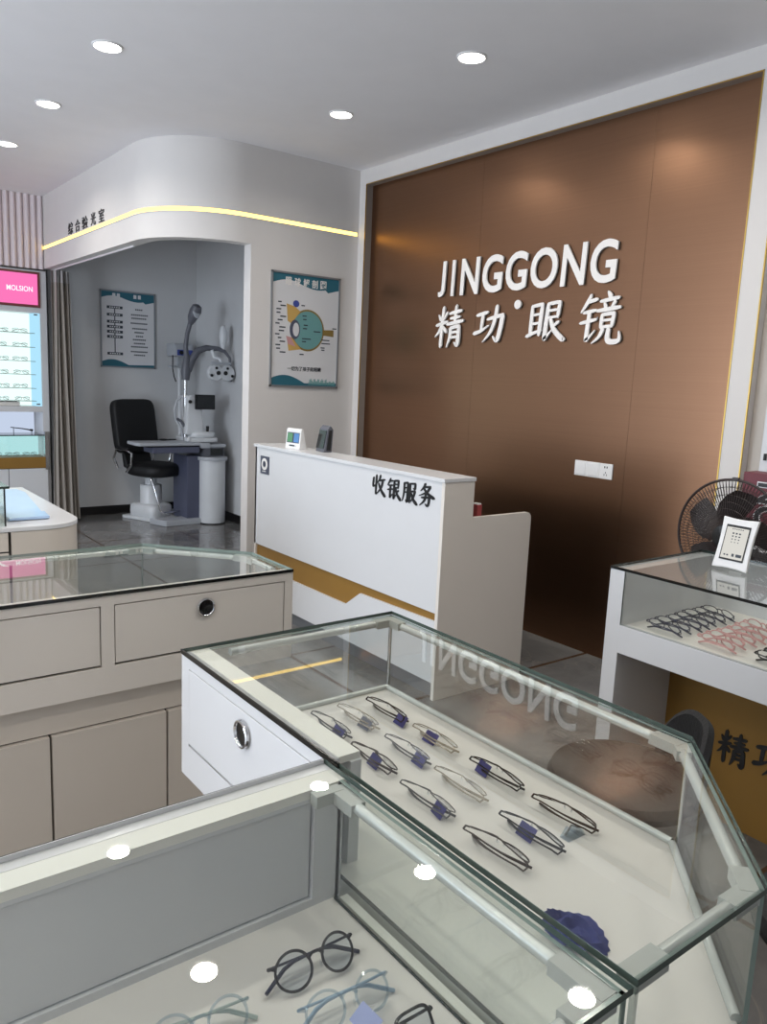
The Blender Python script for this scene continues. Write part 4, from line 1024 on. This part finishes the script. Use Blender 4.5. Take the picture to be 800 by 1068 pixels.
# maroon carton with rotated black and white lettering
t = thing('carton', 'tall maroon carton with sideways black letters behind the fan', 'box', (3.36, 1.5, 0))
MB().box(3.31, 3.42, 1.27, 1.735, 0, 1.130).build('box', M['maroon'], t, bevel=0.004)
b = MB(); text_fit(b, 'NO', (3.3096, 1.672, 1.095), (0, 0, -1), (0, -1, 0), (-1, 0, 0), 0.205, 0.128, 0.05, 0.001); b.build('lettering_outline', M['paper'], t)
b = MB(); text_fit(b, 'NO', (3.3088, 1.668, 1.090), (0, 0, -1), (0, -1, 0), (-1, 0, 0), 0.195, 0.120, 0.018, 0.001); b.build('lettering', M['blacktext'], t)
b = MB()
for k in range(46):
    yy = 1.34 + 0.33 * random.random(); zz = 0.46 + 0.36 * random.random(); s_ = 0.012 + 0.022 * random.random(); a = random.random() * 3
    b.face([(3.309, yy + s_ * math.cos(a + q * PI / 2) * (1.0 if q % 2 else 0.45), zz + s_ * math.sin(a + q * PI / 2) * (1.0 if q % 2 else 0.45)) for q in range(4)])
b.build('ornament_white', M['paper'], t)
MB().box(3.3095, 3.31, 1.27, 1.695, 0.42, 0.875).build('ornament_ground', M['blacktext'], t)

# ------------------------------------------------------------------ stools
def stool(label, x, y, rz, seatmat, grp):
    t = thing('low_back_stool', label, 'stool', (x, y, 0), rz, grp)
    MB().lathe([(0.0, 0.0), (0.19, 0.0), (0.19, 0.012), (0.12, 0.024), (0.03, 0.04), (0.0, 0.04)], seg=36).build('base', M['chrome'], t, local=True, smooth=True)
    MB().tube([(0, 0, 0.03), (0, 0, 0.40)], 0.025, 16).build('column', M['chrome'], t, local=True, smooth=True)
    b = MB(); b.lathe([(0.0, 0.39), (0.17, 0.39), (0.198, 0.405), (0.205, 0.425), (0.195, 0.445), (0.16, 0.452), (0.0, 0.454)], seg=40); b.build('seat', seatmat, t, local=True, smooth=True)
    b = MB(); n = 16; rows = []
    for i in range(n + 1):
        a = -PI / 2 - 0.85 + 1.70 * i / n; e = 1 - abs(2 * i / n - 1) ** 3.0
        zt = 0.50 + 0.115 * e; rows.append([(rr * math.cos(a), rr * math.sin(a), z) for rr, z in ((0.170, 0.43), (0.178, zt - .012), (0.190, zt), (0.205, zt - .012), (0.200, 0.40))])
    for A, B in zip(rows, rows[1:]):
        for j in range(5): b.face([A[j], B[j], B[(j + 1) % 5], A[(j + 1) % 5]])
    b.face(rows[0]); b.face(rows[-1][::-1])
    bmesh.ops.remove_doubles(b.bm, verts=b.bm.verts, dist=1e-5)
    b.build('backrest', M['blackleather'], t, local=True, smooth=True)
    return t
stool('dark brown round stool with black backrest between the showcase glass and the ochre panel', 1.735, 1.135, math.radians(50), M['brownleather'], 'low back stools')
stool('black stool cut by the lower corner of the photo beyond the glass corner', 1.62, 0.50, math.radians(20), M['blackleather'], 'low back stools')

# ------------------------------------------------------------------ white island by the lit cabinet
IX1, IY0, IY1, IZ = 1.070, 3.575, 4.775, 0.76
t = thing('island_counter', 'low white counter with rounded corner in front of the lit cabinet', 'counter', (0.6, 4.1, 0))
r = 0.17
def round_poly(x0, x1, y0, y1, r):
    return [(x0, y0), (x1 - r, y0)] + [(x1 - r + r * math.sin(a), y0 + r - r * math.cos(a)) for a in [PI / 2 * k / 10 for k in range(1, 11)]] + [(x1, y1), (x0, y1)]
MB().prism(round_poly(-0.4, IX1, IY0, IY1, r), IZ - 0.02, IZ).build('top', M['lacq'], t, bevel=0.003)
MB().prism(round_poly(0.752, IX1 - .003, IY0 + .003, IY1 - .003, r - .003), 0.0, IZ - 0.021).build('end_body', M['lacq3'], t, smooth=True)
MB().box(-0.4, 0.746, IY0 + 0.012, IY1 - .005, 0.0, IZ - 0.021).build('body', M['gap'], t)
for z0, z1 in ((0.655, 0.738), (0.40, 0.648), (0.05, 0.394)):
    for a, c in ((0.2, 0.740), (-0.4, 0.194)): MB().box(a, c, IY0 + 0.003, IY0 + 0.02, z0, z1).build('drawer', M['lacq3'], t, bevel=0.002)
t = thing('glass_cover', 'small black edged glass box at the photo edge on the low white counter', 'case', (0.6, 3.75, IZ))
for x in (0.742, 0.30):
    for y in (3.615, 3.90): MB().box(x - 0.006, x, y, y + 0.006, IZ, 0.925).build('post', M['blackmatte'], t)
MB().box(0.285, 0.756, 3.60, 3.92, 0.925, 0.935).build('lid', M['glassedge'], t, bevel=0.001)
for (a, c, d_, e_) in ((0.30, 0.742, 3.616, 3.620), (0.30, 0.742, 3.90, 3.904), (0.737, 0.741, 3.62, 3.90)):
    MB().box(a, c, d_, e_, IZ + .001, 0.924).build('glass_pane', M['glass'], t)
b = MB(); b.box(0.45, 0.72, 3.66, 3.86, IZ + .001, IZ + 0.05); b.build('tray', M['lacq2'], t, bevel=.004)
for k in range(3):
    o = MB().ell((0.52 + 0.075 * k, 3.70 + 0.05 * (k % 2), IZ + 0.064), 0.026, 0.030, 0.014, 16, 8, 2.6).build('glasses_case', M['blackmatte'], smooth=True)
    put(o, 'dark eyeglass case in the small glass box, %s from its outer post' % ['third', 'second', 'first'][k], 'case', 'dark cases in the small glass box')
t = thing('acrylic_board', 'pale blue acrylic pad lying on the low white counter', 'pad', (0.95, 4.1, IZ))
MB().prism([(0.775, 3.735), (0.938, 3.735), (1.035, 4.55), (1.02, 4.69), (0.80, 4.69)], IZ, IZ + 0.004).build('sheet', M['paleblue'], t)
MB().prism([(0.775, 3.715), (0.945, 3.715), (0.958, 3.85), (0.775, 3.85)], IZ + .004, IZ + 0.016).build('holder', M['paleblue'], t, bevel=0.002)

# ------------------------------------------------------------------ lit cabinet
KY = 7.70
t = thing('display_cabinet', 'tall lit eyeglass cabinet with pink sign beside the curtain', 'cabinet', (1.0, KY, 0))
b = MB()
b.box(1.925, 1.982, KY, 7.98, 0, 2.288)                   # right stile
b.box(-0.8, 1.925, KY, 7.98, 2.262, 2.288); b.box(-0.8, 1.925, KY, 7.98, 1.915, 1.975); b.box(-0.8, 1.925, KY, 7.98, 1.028, 1.080)
b.box(-0.8, 1.925, KY + 0.24, 7.98, 0.0, 1.05); b.box(-0.8, 1.925, KY + .22, 7.98, 1.05, 2.27)
b.build('carcass', M['lacq'], t)
s = MB().box(0.70, 1.926, KY - 0.012, KY + 0.01, 1.963, 2.272).build('sign_board', M['signframe'], t, bevel=0.002)
MB().box(0.722, 1.905, KY - 0.016, KY - 0.011, 1.985, 2.252).build('sign_face', M['pinksign'], s)
b = MB(); text_fit(b, 'MOLSION', (1.648, KY - 0.0162, 2.096), (1, 0, 0), (0, 0, 1), (0, -1, 0), 0.215, 0.045, 0.004, 0.001); b.build('sign_lettering', M['signtext'], s)
b = MB()   # winged mark left of the lettering
for sx in (1, -1):
    X = lambda u: 1.505 + sx * u
    b.face([(X(0), KY - .0168, 2.088), (X(0.028), KY - .0168, 2.112), (X(0.085), KY - .0168, 2.142), (X(0.030), KY - .0168, 2.134), (X(0.0), KY - .0168, 2.112)])
b.build('sign_mark', M['signtext'], s, fixn=False)
MB().box(-0.8, 1.925, KY + 0.205, KY + 0.22, 1.08, 1.915).build('lit_back', M['panelglow'], t)
MB().box(1.880, 1.895, KY + 0.03, KY + 0.205, 1.08, 1.915).build('lit_side', M['blueglow'], t)
b = MB(); b.box(1.895, 1.925, KY + .02, KY + 0.05, 1.08, 1.915); b.build('side_strip', M['blueglow'], t)
b = MB(); b.box(1.875, 1.905, KY + .012, KY + .02, 1.895, 1.907); b.box(1.878, 1.908, KY + .012, KY + .02, 1.092, 1.104); b.build('shelf_clip', M['greyplastic'], t)
shz = (1.738, 1.613, 1.487, 1.368, 1.243, 1.128)
for z in shz: MB().box(-0.8, 1.880, KY + 0.02, KY + 0.205, z - 0.005, z).build('glass_shelf', [M['glassedgelight']], t)
MB().box(1.2, 1.74, KY + .04, KY + .18, 1.081, 1.118).build('base_tray', M['shelf'], t, bevel=.004)
MB().box(-0.8, 1.90, KY + 0.225, KY + 0.24, 0.822, 1.028).build('niche_back', M['nicheglow'], t)
MB().box(-0.8, 1.925, KY - 0.045, KY + 0.24, 0.812, 0.822).build('lower_glass_top', [M['glassedge']], t)
MB().box(-0.8, 1.925, KY + 0.20, KY + 0.22, 0.617, 0.812).build('lower_lit_back', M['cyanglow'], t)
b = MB(); b.box(-0.8, 1.925, KY - 0.040, KY - 0.034, 0.617, 0.812); b.build('lower_glass_front', M['glass'], t)
MB().box(1.925, 1.960, KY - 0.045, KY, 0.50, 0.85).build('lower_post', M['silver'], t, bevel=.002)
MB().box(-0.8, 1.928, KY - 0.045, KY + 0.22, 0.517, 0.617).build('gold_band', M['goldpanel'], t)
MB().box(-0.8, 1.95, KY - 0.030, KY + .2, 0.0, 0.517).build('lower_body', M['gap'], t)
x = 1.950
for k in range(7):
    MB().box(x - 0.338, x - 0.004, KY - 0.042, KY - 0.028, 0.04, 0.512).build('door', M['lacq'], t, bevel=.002); x -= 0.340
MB().box(1.984, 1.992, KY - 0.02, 7.98, 0, 2.30).build('edge_strip', M['blackmatte'], t)
o = thing('lens_brush', 'thin dark brush lying in the lit niche of the tall cabinet', 'brush', (1.73, KY + 0.06, 0.822))
MB().tube([(1.655, KY + .05, 0.885), (1.76, KY + .04, 0.872), (1.815, KY + .03, 0.862)], [0.004, 0.005, 0.006], 8).build('handle', M['blackmatte'], o, smooth=True)
b = MB(); b.tube([(1.815, KY + .03, 0.862), (1.84, KY + .03, 0.858)], [0.009, 0.012], 8); b.tube([(1.68, KY + .05, 0.823), (1.68, KY + .05, 0.882)], 0.003, 6); b.tube([(1.83, KY + .03, 0.823), (1.83, KY + .03, 0.858)], 0.003, 6)
b.build('head', M['blackmatte'], o, smooth=True)
# tiny eyeglasses on its shelves
tiny = spectacles('x', 'eyeglasses on the lit cabinet shelves', M['framechampagne'], M['lens'], 'oval', 0.132, 0.034, 0.0013, 0.0013)
rown = ['top', 'second', 'third', 'fourth', 'fifth', 'lowest']
first = True
for r_, z in enumerate(shz):
    for c_ in range(3):
        g = tiny if first else copy_tree(tiny); first = False
        g['label'] = 'small eyeglasses on the %s glass shelf of the lit cabinet, %s from the curtain' % (rown[r_], ordn[c_])
        place(g, 1.765 - c_ * 0.165 + 0.01 * math.sin(r_ * 3 + c_), KY + 0.07, z + 0.001, random.uniform(-.15, .15))
for c_ in range(4):
    g = copy_tree(tiny); g['label'] = 'small eyeglasses in the low cyan lit case of the tall cabinet, %s from the curtain' % ordn[c_]; g['group'] = 'eyeglasses in the low cyan lit case'
    place(g, 1.82 - c_ * 0.15, KY + 0.07, 0.618, 0.1)

# ------------------------------------------------------------------ curtain
t = thing('curtain', 'grey brown pleated curtain gathered beside the lit cabinet', 'curtain', (2.06, 7.55, 0))
def curtain_sheet(z0, z1, nz):
    b = MB(); n = 60; rows = []
    for j in range(nz + 1):
        z = z0 + (z1 - z0) * j / nz; u = 1 - z / 2.3; row = []
        for i in range(n + 1):
            s_ = i / n; wd = 0.145 + 0.085 * u
            x = 1.995 - 0.02 * u + wd * s_ + 0.010 * math.sin(9 * s_ + 3 * u); y = 7.57 + 0.045 * math.sin(2 * PI * 4.5 * s_ + 0.5 * math.sin(3 * u)) * (0.75 + 0.4 * u) + 0.012 * math.sin(17 * s_)
            row.append((x, y, z))
        rows.append(row)
    for A, B in zip(rows, rows[1:]):
        for i in range(n): b.face([A[i], A[i + 1], B[i + 1], B[i]])
    bmesh.ops.remove_doubles(b.bm, verts=b.bm.verts, dist=1e-6)
    bmesh.ops.solidify(b.bm, geom=b.bm.faces[:], thickness=0.002)
    return b
curtain_sheet(0.03, 2.19, 16).build('cloth', M['curtain'], t, smooth=True)
curtain_sheet(2.19, 2.295, 2).build('heading', M['curtaintop'], t, smooth=True)
MB().tube([(2.03, 5.6, 2.300), (2.03, 7.68, 2.300)], 0.008, 8).build('track', M['whiteplastic'], t)

# ------------------------------------------------------------------ exam chair, table and instruments
t = thing('exam_chair', 'black padded exam chair on a white pedestal in the side room', 'chair', (2.87, 7.50, 0), math.radians(-66))
# local: faces +x
b = MB(); b.ell((0.06, 0, 0.495), 0.24, 0.235, 0.072, 28, 14, 3.4); b.build('seat', M['blackleather'], t, local=True, smooth=True)
b = MB(); b.ell((0, 0, 0), 0.05, 0.265, 0.265, 40, 20, 6.5); b.xf(Matrix.Translation((-0.215, 0, 0.90)) @ Matrix.Rotation(math.radians(-9), 4, 'Y')); b.build('backrest', M['blackleather'], t, local=True, smooth=True)
b = MB(); b.prism([(-0.20, 0.50), (-0.13, 0.49), (-0.20, 0.72), (-0.24, 0.72)], -0.17, 0.17, 'y'); b.build('lumbar_pad', M['blackleather'], t, local=True, bevel=.02)
for s_ in (1, -1):
    a = MB().tube([(-0.20, s_ * 0.235, 0.50), (-0.225, s_ * 0.262, 0.60), (-0.18, s_ * 0.268, 0.685), (-0.06, s_ * 0.268, 0.695), (0.02, s_ * 0.265, 0.66), (0.0, s_ * 0.255, 0.54), (-0.08, s_ * 0.24, 0.475)], 0.012, 10).build('armrest', M['chrome'], t, local=True, smooth=True)
    MB().ell((-0.11, s_ * 0.270, 0.703), 0.09, 0.022, 0.014, 16, 8).build('arm_pad', M['blackleather'], a, local=True, smooth=True)
b = MB(); b.lathe([(0.0, 0.44), (0.11, 0.44), (0.11, 0.452), (0.0, 0.452)], seg=24); b.build('seat_plate', M['greyplastic'], t, local=True)
b = MB(); b.lathe([(0.105, 0.10), (0.105, 0.33), (0.098, 0.34), (0.055, 0.342), (0.055, 0.44), (0.0, 0.44)], seg=30); b.build('pedestal', M['medwhite'], t, local=True, smooth=True)
b = MB(); b.prism([(-0.22, -0.17), (0.22, -0.17), (0.22, 0.17), (-0.22, 0.17)], 0.0, 0.03); b.build('floor_plate', M['medwhite'], t, local=True, bevel=.008)
b = MB(); b.ell((0, 0, 0.085), 0.175, 0.150, 0.075, 26, 10, 5); b.build('base_cover', M['medwhite'], t, local=True, smooth=True)
MB().tube([(0.16, -0.17, 0.455), (0.24, -0.19, 0.33), (0.30, -0.18, 0.14), (0.31, -0.15, 0.10), (0.31, 0.15, 0.10), (0.30, 0.18, 0.14), (0.24, 0.19, 0.33), (0.16, 0.17, 0.455)], 0.011, 10).build('foot_rail', M['chrome'], t, local=True, smooth=True)

t = thing('refraction_table', 'grey exam table unit on a white round column with a lamp pole', 'exam table', (3.1, 7.1, 0))
MB().lathe([(0.0, 0.005), (0.122, 0.005), (0.125, 0.02), (0.125, 0.625), (0.0, 0.625)], (3.305, 7.03, 0), 36).build('column', M['medwhite'], t, smooth=True)
MB().lathe([(0.0, 0.0), (0.128, 0.0), (0.128, 0.012), (0.0, 0.012)], (3.305, 7.03, 0), 36).build('column_foot', M['blackmatte'], t)
MB().lathe([(0.0, 0.622), (0.142, 0.622), (0.146, 0.640), (0.142, 0.655), (0.0, 0.655)], (3.305, 7.03, 0), 36).build('column_cap', M['medlight'], t, smooth=True)
MB().box(3.06, 3.20, 7.06, 7.40, 0.03, 0.66).build('body', M['medblue'], t, bevel=.008)
MB().prism([(2.82, 6.99), (3.18, 7.01), (3.18, 7.20), (2.74, 7.20)], 0.0, 0.055).build('foot_plate', M['medlight'], t, bevel=.008)
MB().prism([(2.55, 7.04), (2.57, 6.985), (3.17, 6.985), (3.17, 7.26), (2.55, 7.26)], 0.765, 0.795).build('table_top', M['medlight'], t, bevel=.008)
MB().box(2.70, 3.16, 7.00, 7.24, 0.695, 0.752).build('apron', M['medblue'], t, bevel=.006)
MB().box(2.66, 3.17, 7.02, 7.24, 0.75, 0.766).build('slide', M['blackmatte'], t)
MB().box(3.165, 3.425, 6.985, 7.42, 0.745, 0.775).build('instrument_shelf', M['medlight'], t, bevel=.006)
MB().box(3.165, 3.255, 6.975, 7.0, 0.740, 0.790).build('shelf_clamp', M['medlight'], t, bevel=.004)
bx = MB().box(3.20, 3.41, 6.99, 7.40, 0.655, 0.745).build('control_box', M['greyplastic'], t, bevel=.006)
MB().box(3.265, 3.395, 6.984, 6.99, 0.668, 0.735).build('control_panel', M['screen'], bx, bevel=.002)
MB().tube([(3.075, 7.14, 0.77), (3.075, 7.14, 1.42)], 0.017, 14).build('pole', M['silver'], t, smooth=True)
MB().tube([(3.075, 7.14, 1.375), (3.080, 7.14, 1.46), (3.085, 7.14, 1.56), (3.086, 7.14, 1.62)], [0.036, 0.045, 0.036, 0.026], 14).build('fork', M['greyplastic'], t, smooth=True)
MB().tube([(3.086, 7.14, 1.58), (3.076, 7.14, 1.68), (3.090, 7.14, 1.80), (3.115, 7.13, 1.90), (3.125, 7.12, 1.94)], [0.026, 0.022, 0.021, 0.022, 0.026], 12).build('lamp_stalk', M['greyplastic'], t, smooth=True)
hd = MB().tube([(3.115, 7.12, 1.90), (3.125, 7.10, 1.955), (3.142, 7.07, 2.015), (3.150, 7.05, 2.06), (3.152, 7.045, 2.075)], [0.024, 0.046, 0.056, 0.044, 0.015], 18).build('lamp_head', M['greyplastic'], t, smooth=True)
b = MB(); b.ell((0, 0, 0), 0.034, 0.010, 0.058, 20, 10); b.xf(Matrix.Translation((3.134, 7.032, 2.000)) @ Matrix.Rotation(math.radians(-18), 4, 'X')); b.build('lamp_lens', M['medlight'], hd, smooth=True)
MB().tube([(3.100, 7.14, 1.46), (3.135, 7.13, 1.57), (3.185, 7.11, 1.655), (3.26, 7.08, 1.685), (3.36, 7.04, 1.682), (3.42, 7.02, 1.660), (3.462, 7.00, 1.60), (3.470, 7.0, 1.50), (3.468, 7.0, 1.46)], [0.034, 0.036, 0.034, 0.028, 0.022, 0.016, 0.012, 0.011, 0.011], 12).build('arm', M['greyplastic'], t, smooth=True)
MB().box(3.447, 3.489, 6.985, 7.02, 1.375, 1.475).build('arm_handle', M['greyplastic'], t, bevel=.008)

t = thing('phoropter', 'white refractor head with two lens discs hanging under the grey arm', 'optical instrument', (3.37, 7.0, 1.4))
MB().tube([(3.30, 7.05, 1.665), (3.315, 7.03, 1.60), (3.37, 7.01, 1.585), (3.37, 7.0, 1.55)], 0.018, 10).build('yoke', M['medwhite'], t, smooth=True)
MB().box(3.28, 3.47, 6.985, 7.015, 1.535, 1.56).build('crossbar', M['medlight'], t, bevel=.005)
for s_ in (-1, 1):
    cx_ = 3.37 + s_ * 0.062
    d_ = MB().lathe([(0.0, -0.03), (0.070, -0.028), (0.078, -0.015), (0.078, 0.015), (0.070, 0.028), (0.0, 0.03)], (cx_, 7.0, 1.455), 30, Matrix.Rotation(PI / 2, 4, 'X')).build('lens_disc', M['medwhite'], t, smooth=True)
    b = MB()
    b.lathe([(0.0, 0.028), (0.020, 0.028), (0.020, 0.036), (0.0, 0.036)], (cx_ - s_ * .025, 7.0, 1.455), 18, Matrix.Rotation(PI / 2, 4, 'X'))
    b.lathe([(0.0, 0.028), (0.013, 0.028), (0.013, 0.040), (0.0, 0.040)], (cx_ + s_ * .045, 7.0, 1.43), 14, Matrix.Rotation(PI / 2, 4, 'X')); b.lathe([(0.0, 0.028), (0.012, 0.028), (0.012, 0.038), (0.0, 0.038)], (cx_ - s_ * .005, 7.0, 1.50), 14, Matrix.Rotation(PI / 2, 4, 'X'))
    b.build('aperture', M['blackmatte'], d_)
MB().tube([(3.405, 7.03, 1.665), (3.405, 7.03, 1.73), (3.408, 7.03, 1.78), (3.41, 7.03, 1.84), (3.402, 7.03, 1.89), (3.395, 7.03, 1.90)], [0.012, 0.028, 0.040, 0.040, 0.026, 0.006], 16).build('counterweight', M['medwhite'], t, smooth=True)

t = thing('eye_measuring_machine', 'white table top eye measuring machine with a small black screen', 'optical instrument', (3.2, 7.1, 0.795))
b = MB(); b.prism(round_poly(3.06, 3.36, 6.99, 7.34, 0.06), 0.796, 0.835); b.build('base', M['medwhite'], t, bevel=.01, smooth=True)
b = MB(); b.ell((3.225, 7.13, 0.862), 0.130, 0.12, 0.040, 24, 10, 3); b.build('carriage', M['medwhite'], t, smooth=True)
b = MB(); b.prism([(3.055, 0.86), (3.235, 0.86), (3.215, 1.08), (3.165, 1.235), (3.075, 1.235), (3.06, 1.10)], 7.06, 7.24, 'y'); b.build('housing', M['medwhite'], t, bevel=.015)
s_ = MB().box(3.125, 3.325, 7.020, 7.045, 1.105, 1.245).build('monitor', M['blackglossy'], t, bevel=.005); MB().box(3.139, 3.311, 7.017, 7.021, 1.120, 1.232).build('display', M['screen'], s_)
MB().box(3.17, 3.25, 7.04, 7.10, 1.15, 1.21).build('monitor_bracket', M['medlight'], t)
MB().lathe([(0.0, 0), (0.016, 0), (0.016, 0.012), (0.0, 0.012)], (3.085, 7.060, 1.175), 18, Matrix.Rotation(PI / 2, 4, 'X')).build('dial', M['blackmatte'], t)
MB().tube([(3.255, 7.04, 0.895), (3.255, 7.035, 0.945)], [0.012, 0.016], 10).build('joystick', M['blackmatte'], t, smooth=True)
MB().tube([(3.05, 7.14, 0.83), (3.03, 7.14, 0.92), (2.975, 7.14, 1.01), (2.965, 7.14, 1.10), (2.99, 7.14, 1.18), (3.04, 7.14, 1.22)], 0.011, 10).build('head_rest', M['medlight'], t, smooth=True)
b = MB(); b.tube([(2.985, 7.13, 1.01), (3.03, 7.13, 0.985), (3.06, 7.13, 0.94)], 0.014, 8); b.build('chin_rest', M['greyplastic'], t, smooth=True)
MB().ell((3.05, 7.00, 0.825), 0.022, 0.018, 0.028, 14, 8).build('knob', M['medwhite'], t, smooth=True)
t = thing('hand_paddle', 'small black oval paddle lying on the exam table', 'paddle', (2.90, 7.25, 0.795))
MB().ell((2.90, 7.25, 0.803), 0.055, 0.05, 0.008, 18, 6).build('disc', M['blackmatte'], t, smooth=True); MB().tube([(2.945, 7.25, 0.802), (3.03, 7.26, 0.802)], 0.006, 8).build('handle', M['blackmatte'], t, smooth=True)

t = thing('chart_projector', 'white chart projector on a slim floor pole in the room corner', 'projector', (3.25, 7.72, 0))
MB().lathe([(0.0, 0.0), (0.13, 0.0), (0.13, 0.015), (0.03, 0.03), (0.0, 0.03)], (3.27, 7.72, 0), 28).build('base', M['medwhite'], t, smooth=True)
MB().tube([(3.27, 7.72, 0.02), (3.26, 7.72, 1.52)], 0.019, 12).build('pole', M['medwhite'], t, smooth=True)
hs = MB().box(3.155, 3.36, 7.60, 7.82, 1.60, 1.73).build('housing', M['medlight'], t, bevel=.025)
MB().box(3.185, 3.345, 7.594, 7.60, 1.612, 1.668).build('front_panel', M['blueink'], hs, bevel=.002)
MB().lathe([(0.0, 0), (0.02, 0), (0.02, 0.012), (0.0, 0.012)], (3.225, 7.594, 1.64), 16, Matrix.Rotation(PI / 2, 4, 'X')).build('projector_lens', M['blackmatte'], hs)
MB().box(3.16, 3.35, 7.66, 7.78, 1.49, 1.51).build('tray', M['medlight'], t, bevel=.003); MB().box(3.235, 3.285, 7.69, 7.75, 1.50, 1.61).build('neck', M['medlight'], t, bevel=.004)
MB().tube([(3.155, 7.64, 1.61), (3.150, 7.63, 1.48), (3.165, 7.63, 1.40), (3.185, 7.63, 1.35)], 0.006, 8).build('cable', M['blackmatte'], t, smooth=True)

# ------------------------------------------------------------------ daylight, exposure
wd = bpy.data.worlds.new('daylight'); scene.world = wd; wd.use_nodes = True
nt = wd.node_tree; nt.nodes.clear()
o = nt.nodes.new('ShaderNodeOutputWorld'); bg = nt.nodes.new('ShaderNodeBackground')
bg.inputs['Color'].default_value = (0.80, 0.88, 1.0, 1); bg.inputs['Strength'].default_value = 1.0
nt.links.new(bg.outputs[0], o.inputs['Surface'])
L = bpy.data.lights.new('shop_front_daylight', 'AREA'); L.shape = 'RECTANGLE'; L.size = 8.5; L.size_y = 2.4; L.energy = 520; L.color = (0.80, 0.89, 1.0)
o = bpy.data.objects.new('shop_front_daylight', L); COL.objects.link(o); o.location = (-3.5, 3.5, 1.5)
o.rotation_euler = (Vector((1, 0, 0.50))).to_track_quat('-Z', 'Z').to_euler()

scene.view_settings.view_transform = 'Standard'; scene.view_settings.look = 'None'
scene.view_settings.exposure = 0.0; scene.view_settings.gamma = 1.0; scene.view_settings.use_curve_mapping = False
scene.cycles.transparent_max_bounces = 40; scene.cycles.max_bounces = 12; scene.cycles.glossy_bounces = 6
scene.cycles.caustics_reflective = False; scene.cycles.caustics_refractive = False
